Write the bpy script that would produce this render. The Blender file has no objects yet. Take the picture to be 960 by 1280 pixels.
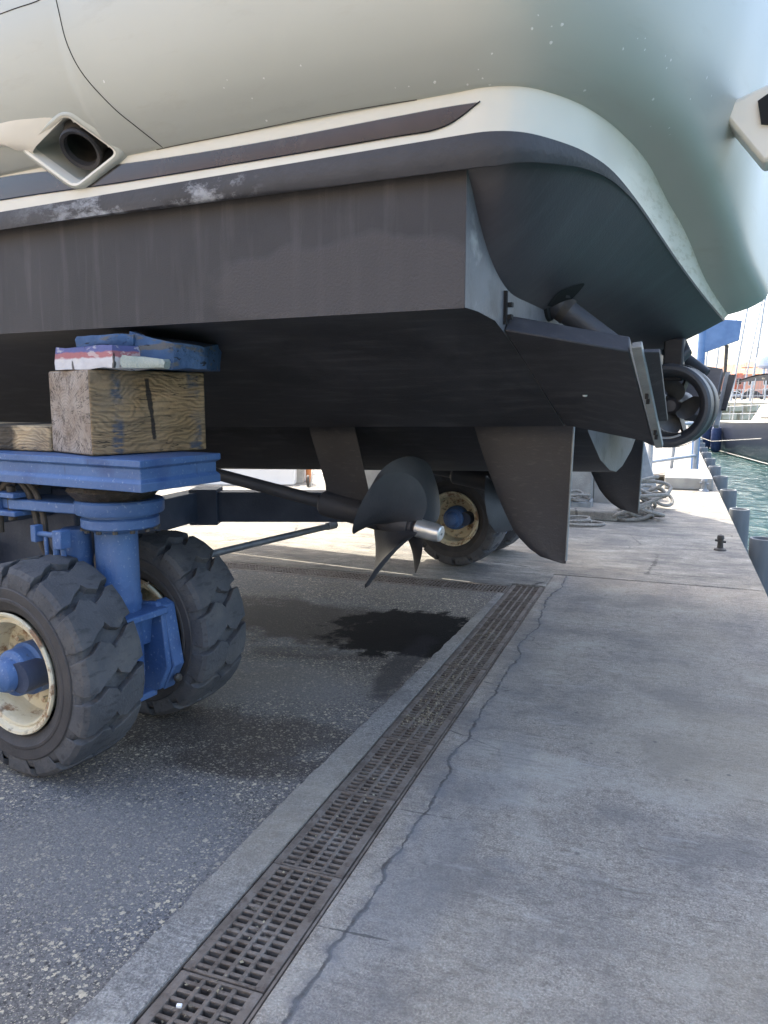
import bpy, bmesh, math, random
from mathutils import Vector, Matrix, noise
from mathutils.bvhtree import BVHTree
random.seed(7)
S = bpy.context.scene
C = S.collection
PI = math.pi

# ---------------------------------------------------------------- camera, sky, sun, exposure
PITCH, BYAW, CAMH, FPX = math.radians(8.5), math.radians(28.5), 1.5, 960.0
cam = bpy.data.cameras.new('camera'); camo = bpy.data.objects.new('camera', cam); C.objects.link(camo)
camo.location = (0, 0, CAMH)
camo.rotation_euler = (math.radians(81.5), 0, BYAW)
cam.sensor_fit = 'VERTICAL'; cam.sensor_height = 24.0; cam.lens = 24.0 * FPX / 1280.0
cam.clip_start = 0.05; cam.clip_end = 3000
S.camera = camo

SUN_EL = math.radians(52)
sun_h = Vector((-0.688, 0.725, 0)).normalized()
sun_v = Vector((sun_h.x * math.cos(SUN_EL), sun_h.y * math.cos(SUN_EL), math.sin(SUN_EL)))
w = bpy.data.worlds.new('World'); S.world = w; w.use_nodes = True
wn = w.node_tree.nodes; wl = w.node_tree.links
bg = wn['Background']; bg.inputs[1].default_value = 0.15
sky = wn.new('ShaderNodeTexSky'); sky.sky_type = 'NISHITA'; sky.sun_disc = False
sky.sun_elevation = SUN_EL; sky.sun_rotation = math.atan2(sun_v.x, sun_v.y)
sky.air_density = 1.0; sky.dust_density = 4.0; sky.ozone_density = 1.0
wl.new(sky.outputs[0], bg.inputs[0])
sl = bpy.data.lights.new('sun', 'SUN'); sl.energy = 2.5; sl.angle = math.radians(0.5); sl.color = (1, .93, .80)
so = bpy.data.objects.new('sun', sl); C.objects.link(so)
so.rotation_euler = sun_v.to_track_quat('Z', 'Y').to_euler()
S.view_settings.view_transform = 'Standard'; S.view_settings.look = 'None'
S.view_settings.exposure = 2.2; S.view_settings.gamma = 1.0
S.cycles.max_bounces = 8; S.cycles.diffuse_bounces = 5

# ---------------------------------------------------------------- surveying helpers (sight lines from the photo's station)
def ray(px, py):
    x = (px - 480) / FPX; y = (640 - py) / FPX
    D = math.cos(PITCH) + y * math.sin(PITCH); u = y * math.cos(PITCH) - math.sin(PITCH)
    return Vector((x * math.cos(BYAW) - D * math.sin(BYAW), x * math.sin(BYAW) + D * math.cos(BYAW), u))
CP = Vector((0, 0, CAMH))
def G(px, py, z=0.0): r = ray(px, py); return CP + r * ((z - CAMH) / r.z)
def PY(px, py, Y): r = ray(px, py); return CP + r * (Y / r.y)
QA = Vector((math.cos(math.radians(8)), math.sin(math.radians(8)), 0)); QB = Vector((-QA.y, QA.x, 0)); QO = Vector((-1.326, 1.163, 0))
QROT = math.radians(8)
def Q(a, b, z=0.0): v = QO + QA * a + QB * b; return Vector((v.x, v.y, z))

# ---------------------------------------------------------------- materials
MATS = {}
def mat(name, c1, c2=None, scale=4.0, rough=.6, metal=0.0, bump=0.0, bscale=None, coat=0.0, detail=6, stretch=(1, 1, 1), contrast=(.35, .65), spec=.5, rvar=0.0):
    m = bpy.data.materials.new(name); m.use_nodes = True; MATS[name] = m
    nt = m.node_tree; N = nt.nodes; L = nt.links
    b = N['Principled BSDF']; b.inputs['Roughness'].default_value = rough; b.inputs['Metallic'].default_value = metal
    b.inputs['Coat Weight'].default_value = coat; b.inputs['Coat Roughness'].default_value = .08
    b.inputs['Specular IOR Level'].default_value = spec
    tc = N.new('ShaderNodeTexCoord'); mp = N.new('ShaderNodeMapping'); mp.inputs['Scale'].default_value = stretch
    L.new(tc.outputs['Object'], mp.inputs['Vector'])
    nz = N.new('ShaderNodeTexNoise'); nz.inputs['Scale'].default_value = scale; nz.inputs['Detail'].default_value = detail
    L.new(mp.outputs[0], nz.inputs['Vector'])
    mr = N.new('ShaderNodeMapRange'); mr.inputs[1].default_value = contrast[0]; mr.inputs[2].default_value = contrast[1]
    L.new(nz.outputs[0], mr.inputs[0])
    mx = N.new('ShaderNodeMix'); mx.data_type = 'RGBA'
    mx.inputs[6].default_value = (*c1, 1); mx.inputs[7].default_value = (*(c2 or c1), 1)
    L.new(mr.outputs[0], mx.inputs[0]); L.new(mx.outputs[2], b.inputs['Base Color'])
    if rvar:
        r2 = N.new('ShaderNodeMapRange'); r2.inputs[3].default_value = max(0, rough - rvar); r2.inputs[4].default_value = min(1, rough + rvar)
        L.new(nz.outputs[0], r2.inputs[0]); L.new(r2.outputs[0], b.inputs['Roughness'])
    if bump:
        n2 = N.new('ShaderNodeTexNoise'); n2.inputs['Scale'].default_value = bscale or scale * 8; n2.inputs['Detail'].default_value = 5
        L.new(mp.outputs[0], n2.inputs['Vector'])
        bp = N.new('ShaderNodeBump'); bp.inputs['Strength'].default_value = bump; bp.inputs['Distance'].default_value = .01
        L.new(n2.outputs[0], bp.inputs['Height']); L.new(bp.outputs[0], b.inputs['Normal'])
    m['mix'] = mx.name
    return m

class NB:
    """adds layers to a material made by mat()"""
    def __init__(s, m):
        s.m = m; s.N = m.node_tree.nodes; s.L = m.node_tree.links; s.b = s.N['Principled BSDF']
        s.tc = s.N.new('ShaderNodeTexCoord'); s.obj = s.tc.outputs['Object']
        s.col = s.b.inputs['Base Color'].links[0].from_socket
        s.sep = s.N.new('ShaderNodeSeparateXYZ'); s.L.new(s.obj, s.sep.inputs[0])
    def inp(s, sock, v):
        if isinstance(v, bpy.types.NodeSocket): s.L.new(v, sock)
        else: sock.default_value = v
    def math(s, op, a, b=0.0, c=0.0):
        n = s.N.new('ShaderNodeMath'); n.operation = op; s.inp(n.inputs[0], a); s.inp(n.inputs[1], b); s.inp(n.inputs[2], c); return n.outputs[0]
    def noise(s, scale, detail=4, stretch=(1, 1, 1), off=(0, 0, 0), rough=.5):
        mp = s.N.new('ShaderNodeMapping'); mp.inputs['Scale'].default_value = stretch; mp.inputs['Location'].default_value = off; s.L.new(s.obj, mp.inputs[0])
        n = s.N.new('ShaderNodeTexNoise'); n.inputs['Scale'].default_value = scale; n.inputs['Detail'].default_value = detail; n.inputs['Roughness'].default_value = rough
        s.L.new(mp.outputs[0], n.inputs['Vector']); return n.outputs[0]
    def voronoi(s, scale, feature='F1', stretch=(1, 1, 1), color=False):
        mp = s.N.new('ShaderNodeMapping'); mp.inputs['Scale'].default_value = stretch; s.L.new(s.obj, mp.inputs[0])
        n = s.N.new('ShaderNodeTexVoronoi'); n.feature = feature; n.inputs['Scale'].default_value = scale; s.L.new(mp.outputs[0], n.inputs['Vector'])
        return n.outputs['Color'] if color else n.outputs['Distance']
    def rng(s, v, a, b, c=0.0, d=1.0):
        n = s.N.new('ShaderNodeMapRange'); s.L.new(v, n.inputs[0]); n.inputs[1].default_value = a; n.inputs[2].default_value = b; n.inputs[3].default_value = c; n.inputs[4].default_value = d; return n.outputs[0]
    def over(s, fac, col, amount=1.0):
        if amount != 1.0: fac = s.math('MULTIPLY', fac, amount)
        n = s.N.new('ShaderNodeMix'); n.data_type = 'RGBA'; s.L.new(fac, n.inputs[0]); s.L.new(s.col, n.inputs[6])
        s.inp(n.inputs[7], (*col, 1)) if not isinstance(col, bpy.types.NodeSocket) else s.L.new(col, n.inputs[7])
        s.col = n.outputs[2]; s.L.new(s.col, s.b.inputs['Base Color'])
    def rough(s, fac, val):
        r = s.b.inputs['Roughness']; n = s.N.new('ShaderNodeMix'); s.L.new(fac, n.inputs[0])
        if r.is_linked: s.L.new(r.links[0].from_socket, n.inputs[2])
        else: n.inputs[2].default_value = r.default_value
        n.inputs[3].default_value = val; s.L.new(n.outputs[0], r)
    def bump(s, h, strength=.5, dist=.01):
        n = s.N.new('ShaderNodeBump'); n.inputs['Strength'].default_value = strength; n.inputs['Distance'].default_value = dist; s.L.new(h, n.inputs['Height'])
        if s.b.inputs['Normal'].is_linked: s.L.new(s.b.inputs['Normal'].links[0].from_socket, n.inputs['Normal'])
        s.L.new(n.outputs[0], s.b.inputs['Normal'])
    def ellipse(s, cx, cy, rx, ry, nz, warp=.5, rot=0.0, soft=.35):
        """0..1 mask of a ragged patch in object x,y"""
        x = s.math('SUBTRACT', s.sep.outputs[0], cx); y = s.math('SUBTRACT', s.sep.outputs[1], cy)
        cr, sr = math.cos(rot), math.sin(rot)
        u = s.math('ADD', s.math('MULTIPLY', x, cr / rx), s.math('MULTIPLY', y, sr / rx))
        v = s.math('ADD', s.math('MULTIPLY', x, -sr / ry), s.math('MULTIPLY', y, cr / ry))
        d = s.math('SQRT', s.math('ADD', s.math('MULTIPLY', u, u), s.math('MULTIPLY', v, v)))
        d = s.math('ADD', d, s.math('MULTIPLY', s.math('SUBTRACT', nz, .5), warp * 3))
        return s.rng(d, 1 + soft / 2, 1 - soft / 2)

# concrete of the apron (object axes: x across, y along the quay)
def concrete(name, c1, c2, crack=True):
    m = mat(name, c1, c2, scale=1.3, rough=.88, bump=.9, bscale=130, contrast=(.3, .7), spec=.3)
    n = NB(m)
    fine = n.noise(150, 4, rough=.7); n.over(n.rng(fine, .50, .66), tuple(c * .42 for c in c1), .75); n.over(n.rng(fine, .48, .34), tuple(min(1, c * 1.6) for c in c2), .75)
    mid = n.noise(22, 6, rough=.65); n.over(n.rng(mid, .50, .68), tuple(c * .55 for c in c1), .68); n.over(n.rng(n.noise(55, 5, rough=.75), .5, .64), tuple(c * .45 for c in c1), .62); n.over(n.rng(n.noise(38, 5, rough=.75, off=(4, 4, 1)), .54, .66), (.48, .46, .41), .5)
    big = n.noise(2.2, 6, off=(5, 9, 0), rough=.6); n.over(n.rng(big, .48, .62), (.155, .15, .148), .6); n.over(n.rng(big, .46, .34), (.44, .42, .37), .5)
    st = n.noise(5, 7, stretch=(1.0, 7, 1), off=(3, 1, 0), rough=.7); n.over(n.math('MULTIPLY', n.rng(st, .53, .68), n.rng(n.noise(1.6, 3, off=(1, 7, 0)), .42, .6)), tuple(c * .45 for c in c1), .7)
    st2 = n.noise(3.2, 7, stretch=(1.0, 4, 1), off=(7, 5, 0), rough=.75); n.over(n.rng(st2, .55, .72), (.46, .45, .42), .5)
    warm = n.noise(.8, 5, off=(9, 2, 0)); n.over(n.rng(warm, .45, .68), (.33, .29, .22), .5)
    pit = n.voronoi(9); gate = n.noise(4, 2, off=(2, 8, 0)); pm = n.math('MULTIPLY', n.rng(pit, .11, .05), n.rng(gate, .52, .56)); n.over(pm, (.08, .08, .08), .6)
    spk = n.voronoi(140); sg = n.noise(3, 4, off=(5, 5, 0)); n.over(n.math('MULTIPLY', n.rng(spk, .22, .12), n.rng(sg, .48, .6)), (.55, .54, .50), .55)
    n.bump(mid, .35, .03); n.bump(pm, -.6, .02); n.bump(st, .5, .012); n.bump(fine, .5, .006)
    # damp bluish patches beside the crack
    for (cx, cy, rx, ry) in ((.60, 1.42, .12, .16), (.52, 1.05, .08, .12), (.72, .95, .06, .04), (.50, .62, .1, .2), (.60, 1.75, .07, .2)):
        k = n.ellipse(cx, cy, rx, ry, n.noise(9, 3), .4, 0, .5); n.over(k, (.19, .20, .215), .25)
    if crack:
        wob = n.noise(1.3, 9, stretch=(0, 1, 0), rough=.60)
        line = n.math('ADD', .365, n.math('MULTIPLY', n.math('SUBTRACT', wob, .5), .27))
        d = n.math('ABSOLUTE', n.math('SUBTRACT', n.sep.outputs[0], line))
        wd = n.math('ADD', .0008, n.math('MULTIPLY', n.rng(n.noise(4.1, 6, stretch=(1, 1, 0), off=(4, 0, 0), rough=.7), .36, .70), .012))
        k = n.rng(n.math('DIVIDE', d, wd), 1.3, .7); n.over(k, (.05, .048, .046), .85); n.bump(k, -1.0, .03)
        halo = n.rng(d, .05, 0.0); n.over(n.math('MULTIPLY', halo, n.rng(n.noise(14, 4), .4, .6)), (.15, .155, .17), .7)
        right = n.rng(n.math('SUBTRACT', n.sep.outputs[0], line), 0, .004); n.over(n.math('MULTIPLY', right, n.rng(n.math('SUBTRACT', n.sep.outputs[0], line), .25, 0)), (.20, .21, .225), .35)
        # hairline branches
        hv = n.voronoi(1.5, 'DISTANCE_TO_EDGE', (1, 1, 1)); hg = n.ellipse(.25, 1.6, .25, 2.6, n.noise(3, 3), .3)
        wv = n.rng(n.math('ADD', hv, n.math('MULTIPLY', n.math('SUBTRACT', n.noise(18, 4), .5), .03)), .004, .0015)
        n.over(n.math('MULTIPLY', wv, hg), (.06, .06, .06), .7)
    return m
concrete('concrete', (.30, .270, .230), (.365, .334, .290))
concrete('yard concrete', (.25, .235, .205), (.31, .29, .25), False)
n = NB(MATS['yard concrete']); k = n.noise(2.2, 8, stretch=(1, 3.2, 1), off=(2, 6, 1), rough=.72); n.over(n.rng(k, .50, .62), (.13, .125, .12), .65); n.over(n.rng(k, .44, .34), (.50, .47, .41), .6); n.bump(k, .6, .02)
k = n.voronoi(.9, 'DISTANCE_TO_EDGE', (1, 1.4, 1)); k = n.rng(n.math('ADD', k, n.math('MULTIPLY', n.math('SUBTRACT', n.noise(9, 6, rough=.7), .5), .10)), .010, .003); n.over(n.math('MULTIPLY', k, n.rng(n.noise(1.1, 3, off=(4, 4, 4)), .45, .55)), (.07, .065, .06), .8)
concrete('kerb concrete', (.25, .245, .235), (.33, .32, .30), False)
mat('old concrete', (.30, .29, .27), (.40, .39, .36), 5, .9, bump=.6, bscale=60)
mat('stone', (.50, .41, .28), (.66, .56, .40), 3, .9, bump=.6, bscale=20)

m = mat('asphalt', (.145, .132, .115), (.20, .186, .165), 1.2, .85, bump=1.0, bscale=120, spec=.35)
n = NB(m)
n.over(n.rng(n.noise(.9, 6, off=(2, 3, 0)), .42, .62), (.16, .165, .18), .8)
n.over(n.rng(n.noise(200, 3), .55, .75), (.03, .03, .032), .5)
pale = n.ellipse(-1.15, 2.75, .55, .55, n.noise(2.5, 5, off=(1, 1, 0)), .5); n.over(pale, (.19, .195, .205), .7)
pale = n.ellipse(-.75, .6, .7, .5, n.noise(2.5, 5, off=(4, 1, 0)), .5); n.over(pale, (.15, .16, .18), .6)
# brown dust and wet oil
for (cx, cy, rx, ry, rot, col, am, wp) in ((-.95, 1.50, .80, .25, .1, (.050, .040, .032), .70, .6), (-.45, 1.25, .35, .10, .2, (.045, .038, .034), .7, .5),
                                       (-1.25, 3.3, .95, .36, -.15, (.032, .026, .022), .88, .6), (-.6, 2.55, .5, .12, .15, (.05, .042, .036), .6, .5)):
    k = n.ellipse(cx, cy, rx, ry, n.noise(2.6, 6, off=(cx, cy, 0), rough=.6), wp, rot, .5); n.over(k, col, am)
# coarse dark/light grain and exposed aggregate of several sizes, coordinates warped so the stones are angular
gr = n.noise(95, 5, rough=.8); n.over(n.rng(gr, .50, .62), (.035, .033, .032), .7); n.over(n.rng(gr, .47, .36), (.28, .27, .25), .75)
n.bump(gr, .8, .006)
dens = n.rng(n.noise(1.5, 6, off=(8, 3, 0), rough=.6), .34, .56)
wv = n.N.new('ShaderNodeTexNoise'); wv.inputs['Scale'].default_value = 160; n.L.new(n.obj, wv.inputs['Vector'])
def stones(scale, size, frac, col, am, dn):
    vm = n.N.new('ShaderNodeVectorMath'); vm.operation = 'MULTIPLY_ADD'; n.L.new(wv.outputs['Color'], vm.inputs[0]); vm.inputs[1].default_value = (.9 / scale,) * 3; n.L.new(n.obj, vm.inputs[2])
    v = n.N.new('ShaderNodeTexVoronoi'); v.inputs['Scale'].default_value = scale; n.L.new(vm.outputs[0], v.inputs['Vector'])
    sc = n.N.new('ShaderNodeSeparateColor'); n.L.new(v.outputs['Color'], sc.inputs[0])
    lim = n.math('MULTIPLY', sc.outputs[2], size); k = n.math('MULTIPLY', n.rng(n.math('SUBTRACT', v.outputs['Distance'], lim), .03, -.03), n.rng(sc.outputs[0], 1 - frac, 1 - frac + .03))
    k = n.math('MULTIPLY', k, n.math('ADD', n.math('MULTIPLY', dens, dn), 1 - dn)); n.over(k, col, am); return k
stones(150, .55, .45, (.46, .42, .33), .85, .4)
k = stones(90, .52, .42, (.56, .50, .38), .9, .75); n.bump(k, .5, .005)
stones(70, .5, .3, (.03, .03, .03), .7, .3)
k = stones(52, .50, .26, (.68, .60, .44), .85, .9); n.bump(k, .6, .006)
for (cx, cy, rx, ry, rot, am) in ((-.95, 1.50, .85, .22, .1, .5), (-1.2, 3.22, 1.05, .40, -.10, .85), (-.45, 1.28, .40, .11, .2, .5), (-.75, 2.62, .5, .10, .12, .45)):
    k = n.ellipse(cx, cy, rx, ry, n.noise(3.4, 7, off=(cx, cy, 0), rough=.65), .75, rot, .4); n.over(k, (.040, .031, .024), am)
for (cx, cy, rx, ry, am) in ((-.85, 2.15, .55, .30, .45), (-.55, .55, .45, .35, .4), (-1.2, .25, .4, .3, .35)):
    k = n.ellipse(cx, cy, rx, ry, n.noise(2.5, 5, off=(cx, cy, 3)), .6, .1, .7); n.over(k, (.235, .228, .215), am)
wet = n.ellipse(-.42, 3.22, .48, .50, n.noise(4.2, 9, off=(3, 7, 0), rough=.72), .80, .6, .22)
n.over(wet, (.007, .0075, .009), .98)
sp_ = n.N.new('ShaderNodeMix'); n.L.new(wet, sp_.inputs[0]); sp_.inputs[2].default_value = .35; sp_.inputs[3].default_value = .05; n.L.new(sp_.outputs[0], n.b.inputs['Specular IOR Level'])
wet2 = n.ellipse(-.22, 2.65, .09, .55, n.noise(5, 5, off=(1, 2, 0)), .5, .05, .4); n.over(wet2, (.02, .02, .024), .8)

m = mat('antifouling', (.024, .024, .029), (.036, .036, .043), 2.5, .55, bump=.12, bscale=120, stretch=(1, 1, 1), rvar=.12)
n = NB(m); n.over(n.rng(n.noise(9, 6, stretch=(.5, 3, 3)), .50, .72), (.085, .085, .092), .45); n.over(n.rng(n.noise(2.5, 7, off=(3, 1, 1), rough=.7), .5, .66), (.012, .012, .015), .6); n.over(n.rng(n.noise(40, 6, rough=.7), .62, .7), (.09, .088, .09), .25)
m = mat('antifouling side', (.030, .028, .030), (.043, .039, .041), 2.2, .62, bump=.30, bscale=200)
n = NB(m)
st = n.noise(14, 6, stretch=(1, 1, .10)); n.over(n.rng(st, .52, .74), (.12, .11, .11), .42); n.over(n.rng(n.noise(3, 7, off=(6, 6, 6), rough=.7), .52, .7), (.022, .020, .022), .5)
n.over(n.rng(n.noise(40, 5, stretch=(1, 1, .06)), .6, .75), (.13, .12, .12), .2)
tx = n.math('SUBTRACT', n.sep.outputs[0], -.42); tz = n.math('SUBTRACT', n.sep.outputs[2], 1.86)
tx = n.math('DIVIDE', tx, .50); tz = n.math('DIVIDE', tz, .13); dd = n.math('SQRT', n.math('ADD', n.math('MULTIPLY', tx, tx), n.math('MULTIPLY', tz, tz)))
pt = n.rng(n.math('ADD', dd, n.math('MULTIPLY', n.noise(5, 6), 1.0)), 1.68, 1.5)
n.over(pt, (.066, .059, .059), .75); n.bump(n.math('MULTIPLY', n.noise(110, 3), pt), .55, .008)
m = mat('stern underside', (.044, .040, .048), (.062, .058, .068), 2.0, .48, bump=.1, bscale=120, rvar=.1)
n = NB(m); sk = n.noise(8, 6, stretch=(.35, 2.2, .35)); n.over(n.rng(sk, .5, .75), (.085, .09, .10), .35); n.over(n.rng(n.noise(30, 5, stretch=(.3, 2.5, .3)), .55, .7), (.10, .10, .11), .14)
m = mat('rail black', (.040, .040, .047), (.055, .054, .062), 6, .55, bump=.25, bscale=60)
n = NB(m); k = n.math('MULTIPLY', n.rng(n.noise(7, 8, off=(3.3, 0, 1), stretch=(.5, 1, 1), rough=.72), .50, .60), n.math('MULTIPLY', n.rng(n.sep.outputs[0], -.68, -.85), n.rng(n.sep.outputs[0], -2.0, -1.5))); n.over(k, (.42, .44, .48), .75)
m = mat('skylit antifouling', (.10, .098, .105), (.155, .155, .165), 5, .45, bump=.2, bscale=60, rvar=.1)  # bottom paint lightened: the sky light on the transom is in the colour
n = NB(m); n.over(n.rng(n.noise(5, 5, off=(2, 2, 2)), .60, .70), (.62, .62, .58), .5); n.over(n.rng(n.noise(6, 5, off=(5, 2, 2)), .56, .68), (.04, .04, .045), .6)
m = mat('hull paint', (.49, .505, .465), (.51, .525, .485), 2, .46, metal=.25, coat=.08, spec=.35)
n = NB(m); n.bump(n.noise(3.0, 2, off=(1, 2, 3)), .25, .01); n.over(n.rng(n.noise(7, 6, stretch=(.4, .4, 2), rough=.7), .58, .75), (.40, .39, .34), .4)
m.node_tree.nodes['Principled BSDF'].inputs['Coat Roughness'].default_value = .22
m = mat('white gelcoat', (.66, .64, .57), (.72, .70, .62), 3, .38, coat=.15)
n = NB(m); gx = n.rng(n.sep.outputs[0], .34, .40); k = n.math('MULTIPLY', n.rng(n.noise(26, 7, stretch=(1.5, .5, 2), rough=.7), .50, .60), gx); n.over(k, (.48, .45, .34), .6); n.bump(k, .3, .004)  # aft ripples of water-reflected light painted in, along with light scuffs
m = mat('gloss stripe', (.018, .017, .018), (.03, .027, .027), 5, .16, coat=.4)
n = NB(m); n.over(n.rng(n.noise(6, 6, rough=.7), .55, .7), (.10, .085, .07), .4)
mat('prop black', (.045, .047, .055), (.062, .062, .070), 7, .5, bump=.15, bscale=90)
m = mat('rudder paint', (.024, .024, .029), (.032, .032, .038), 4, .55, bump=.15, bscale=120)
n = NB(m); n.over(n.rng(n.noise(45, 5, stretch=(.5, 1, 2)), .58, .68), (.07, .068, .07), .4)
mat('zinc', (.70, .71, .70), (.80, .80, .79), 20, .30, metal=.7, bump=.1)
mat('blade grey', (.10, .11, .12), (.15, .16, .17), 12, .4, metal=.3)
mat('flange grey', (.22, .24, .25), (.30, .32, .33), 12, .45, metal=.2, bump=.2, bscale=120)
mat('dark hole', (.008, .008, .009), rough=.8)
m = mat('tyre rubber', (.058, .060, .066), (.085, .087, .094), 7, .78, bump=.4, bscale=90)
n = NB(m); n.over(n.rng(n.noise(5, 6, rough=.65), .48, .68), (.15, .14, .125), .45); n.over(n.rng(n.noise(45, 6, stretch=(1, .3, 1)), .56, .66), (.028, .028, .03), .5); n.over(n.rng(n.noise(120, 3), .6, .75), (.16, .16, .16), .3)
m = mat('sidewall rubber', (.040, .038, .039), (.062, .058, .058), 9, .7, bump=.25, bscale=80)
m = mat('cream rim', (.62, .54, .36), (.72, .66, .50), 6, .55, bump=.3, bscale=50)
n = NB(m); n.over(n.rng(n.noise(11, 7, rough=.7), .53, .62), (.23, .10, .035), .85); n.over(n.rng(n.noise(20, 5, off=(3, 3, 3)), .6, .7), (.08, .06, .045), .7)
m = mat('blue paint', (.055, .115, .265), (.072, .15, .33), 4, .5, bump=.35, bscale=50)
n = NB(m); n.over(n.rng(n.noise(70, 4), .62, .72), (.35, .42, .55), .5); n.over(n.rng(n.noise(6, 6, off=(1, 4, 2)), .58, .7), (.025, .055, .17), .55); n.over(n.rng(n.noise(13, 6, off=(8, 4, 2), rough=.7), .66, .72), (.12, .07, .04), .5); n.over(n.rng(n.noise(22, 6, stretch=(1, 1, .12), rough=.7), .62, .72), (.03, .035, .05), .5); n.over(n.rng(n.noise(3.5, 5, off=(2, 2, 9)), .5, .65), (.11, .17, .30), .5)
m = mat('blue chassis', (.030, .045, .085), (.055, .075, .125), 5, .6, bump=.3, bscale=60)
mat('grease', (.03, .027, .022), (.07, .06, .05), 30, .5, bump=.8, bscale=60)
mat('hose', (.05, .045, .042), (.09, .08, .07), 20, .7)
mat('steel grey', (.20, .22, .25), (.30, .32, .35), 10, .5, metal=.4, bump=.2)
def timber(name, c1, c2, blue=True, rot=0):
    m = mat(name, c1, c2, 5, .85, bump=.5, bscale=60); n = NB(m)
    # grain rings seen on the long face: bands along local x, warped round a knot
    nz = n.noise(1.6, 4, off=(2, 1, 3), stretch=(1, 1, 1))
    y = n.sep.outputs[2]; x = n.sep.outputs[0]
    kn = n.noise(3.4, 5, off=(2, 1, 3), stretch=(.7, 1, 1.2), rough=.45); r = n.math('ADD', n.math('MULTIPLY', y, 95), n.math('MULTIPLY', kn, 46))
    g = n.math('SINE', n.math('MULTIPLY', r, 3.0)); n.over(n.math('MULTIPLY', n.rng(g, -.3, .95), n.rng(n.noise(7, 5, off=(4, 4, 4)), .3, .6)), tuple(c * .42 for c in c1), .7)
    sp_ = n.noise(4, 5, stretch=(.5, 1, 7), off=(9, 1, 2)); n.over(n.rng(n.math('ABSOLUTE', n.math('SUBTRACT', sp_, .5)), .010, .003), (.012, .010, .008), .85)
    n.over(n.rng(n.noise(4, 6, off=(5, 5, 1)), .45, .65), (.16, .14, .115), .6)
    fb = n.noise(60, 5, stretch=(.06, 1, 1.2)); n.over(n.rng(fb, .5, .7), (.05, .04, .03), .55); n.bump(fb, .6, .008); n.bump(g, .3, .004)
    if blue:
        for cx, wd in ((-.15, .022), (.205, .026)):
            k = n.rng(n.math('ADD', n.math('ABSOLUTE', n.math('SUBTRACT', x, cx)), n.math('MULTIPLY', n.noise(12, 5), .05)), wd + .035, wd + .018)
            k = n.math('MULTIPLY', n.math('MULTIPLY', k, n.rng(n.noise(7, 5, off=(1, 1, 1)), .40, .55)), n.rng(n.noise(45, 5, stretch=(.3, 1, 1.5)), .60, .48)); n.over(k, (.025, .065, .125), .75)
        k = n.rng(n.math('ADD', n.math('ABSOLUTE', n.math('ADD', x, n.math('MULTIPLY', y, .10))), n.math('MULTIPLY', n.noise(30, 4), .02)), .022, .017)
        k = n.math('MULTIPLY', k, n.rng(n.math('ABSOLUTE', n.math('SUBTRACT', y, .01)), .13, .12)); n.over(k, (.012, .012, .014), .9)
    return m
timber('timber', (.30, .20, .10), (.40, .285, .165))
m = timber('pale timber', (.50, .36, .20), (.60, .47, .29), False)
n = NB(m); n.over(n.ellipse(.06, 0, .11, .3, n.noise(14, 5), .4), (.02, .018, .015), .9)
m = mat('end grain', (.26, .20, .15), (.38, .33, .28), 8, .9, bump=.6, bscale=40); n = NB(m)
ly = n.math('SUBTRACT', n.sep.outputs[1], .03); lz = n.math('SUBTRACT', n.sep.outputs[2], .0)
rr = n.math('ADD', n.math('SQRT', n.math('ADD', n.math('MULTIPLY', ly, ly), n.math('MULTIPLY', lz, lz))), n.math('MULTIPLY', n.noise(5, 3), .02))
n.over(n.rng(n.math('SINE', n.math('MULTIPLY', rr, 520)), .0, 1), (.12, .10, .085), .35); n.over(n.rng(n.noise(26, 7, rough=.75), .52, .62), (.08, .065, .055), .7); n.over(n.rng(n.noise(9, 6, off=(3, 3, 3)), .55, .68), (.42, .38, .35), .5)
at = n.math('ARCTAN2', lz, ly); cv = n.N.new('ShaderNodeCombineXYZ'); n.L.new(n.math('MULTIPLY', at, 1.6), cv.inputs[0]); n.L.new(n.math('MULTIPLY', rr, 2.2), cv.inputs[1])
cn = n.N.new('ShaderNodeTexNoise'); cn.inputs['Scale'].default_value = 3.2; cn.inputs['Detail'].default_value = 7; cn.inputs['Roughness'].default_value = .6; n.L.new(cv.outputs[0], cn.inputs['Vector'])
ckm = n.math('MULTIPLY', n.rng(n.math('ABSOLUTE', n.math('SUBTRACT', cn.outputs[0], .5)), .016, .004), n.rng(n.noise(11, 4, off=(7, 7, 7)), .42, .5)); n.over(ckm, (.015, .012, .01), .9); n.bump(ckm, -.8, .02)
m = mat('striped plank', (.55, .55, .58), (.66, .66, .68), 12, .75, bump=.5, bscale=50); n = NB(m)
zz = n.math('ADD', n.sep.outputs[2], n.math('MULTIPLY', n.math('SUBTRACT', n.noise(25, 5), .5), .018))
n.over(n.rng(zz, -.004, .002), (.35, .07, .08), .85); n.over(n.rng(zz, .018, .024), (.05, .11, .30), .85)
n.over(n.rng(n.noise(30, 6, stretch=(.6, 1, 1.6)), .56, .62), (.62, .6, .58), .5); ck = n.noise(22, 5, stretch=(1, 1, .2), off=(4, 0, 0)); n.over(n.rng(ck, .64, .67), (.03, .025, .02), .9)
m = mat('blue plank', (.035, .075, .16), (.065, .13, .26), 8, .8, bump=.8, bscale=40); n = NB(m)
n.over(n.rng(n.noise(18, 6, stretch=(.4, 1, 2)), .55, .62), (.12, .11, .09), .8); n.over(n.rng(n.noise(40, 5, off=(3, 0, 0), stretch=(.3, 1, 1.6)), .62, .67), (.01, .01, .012), .9)
mat('chip plank', (.38, .42, .38), (.48, .50, .44), 14, .85, bump=.6)
m = mat('cast iron', (.11, .090, .074), (.18, .152, .128), 14, .72, bump=.6, bscale=60, metal=.2); n = NB(m); n.over(n.rng(n.noise(5, 6, rough=.7), .50, .66), (.26, .24, .215), .6); n.over(n.rng(n.noise(30, 6, off=(3, 3, 3)), .55, .68), (.045, .03, .024), .6)
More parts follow.
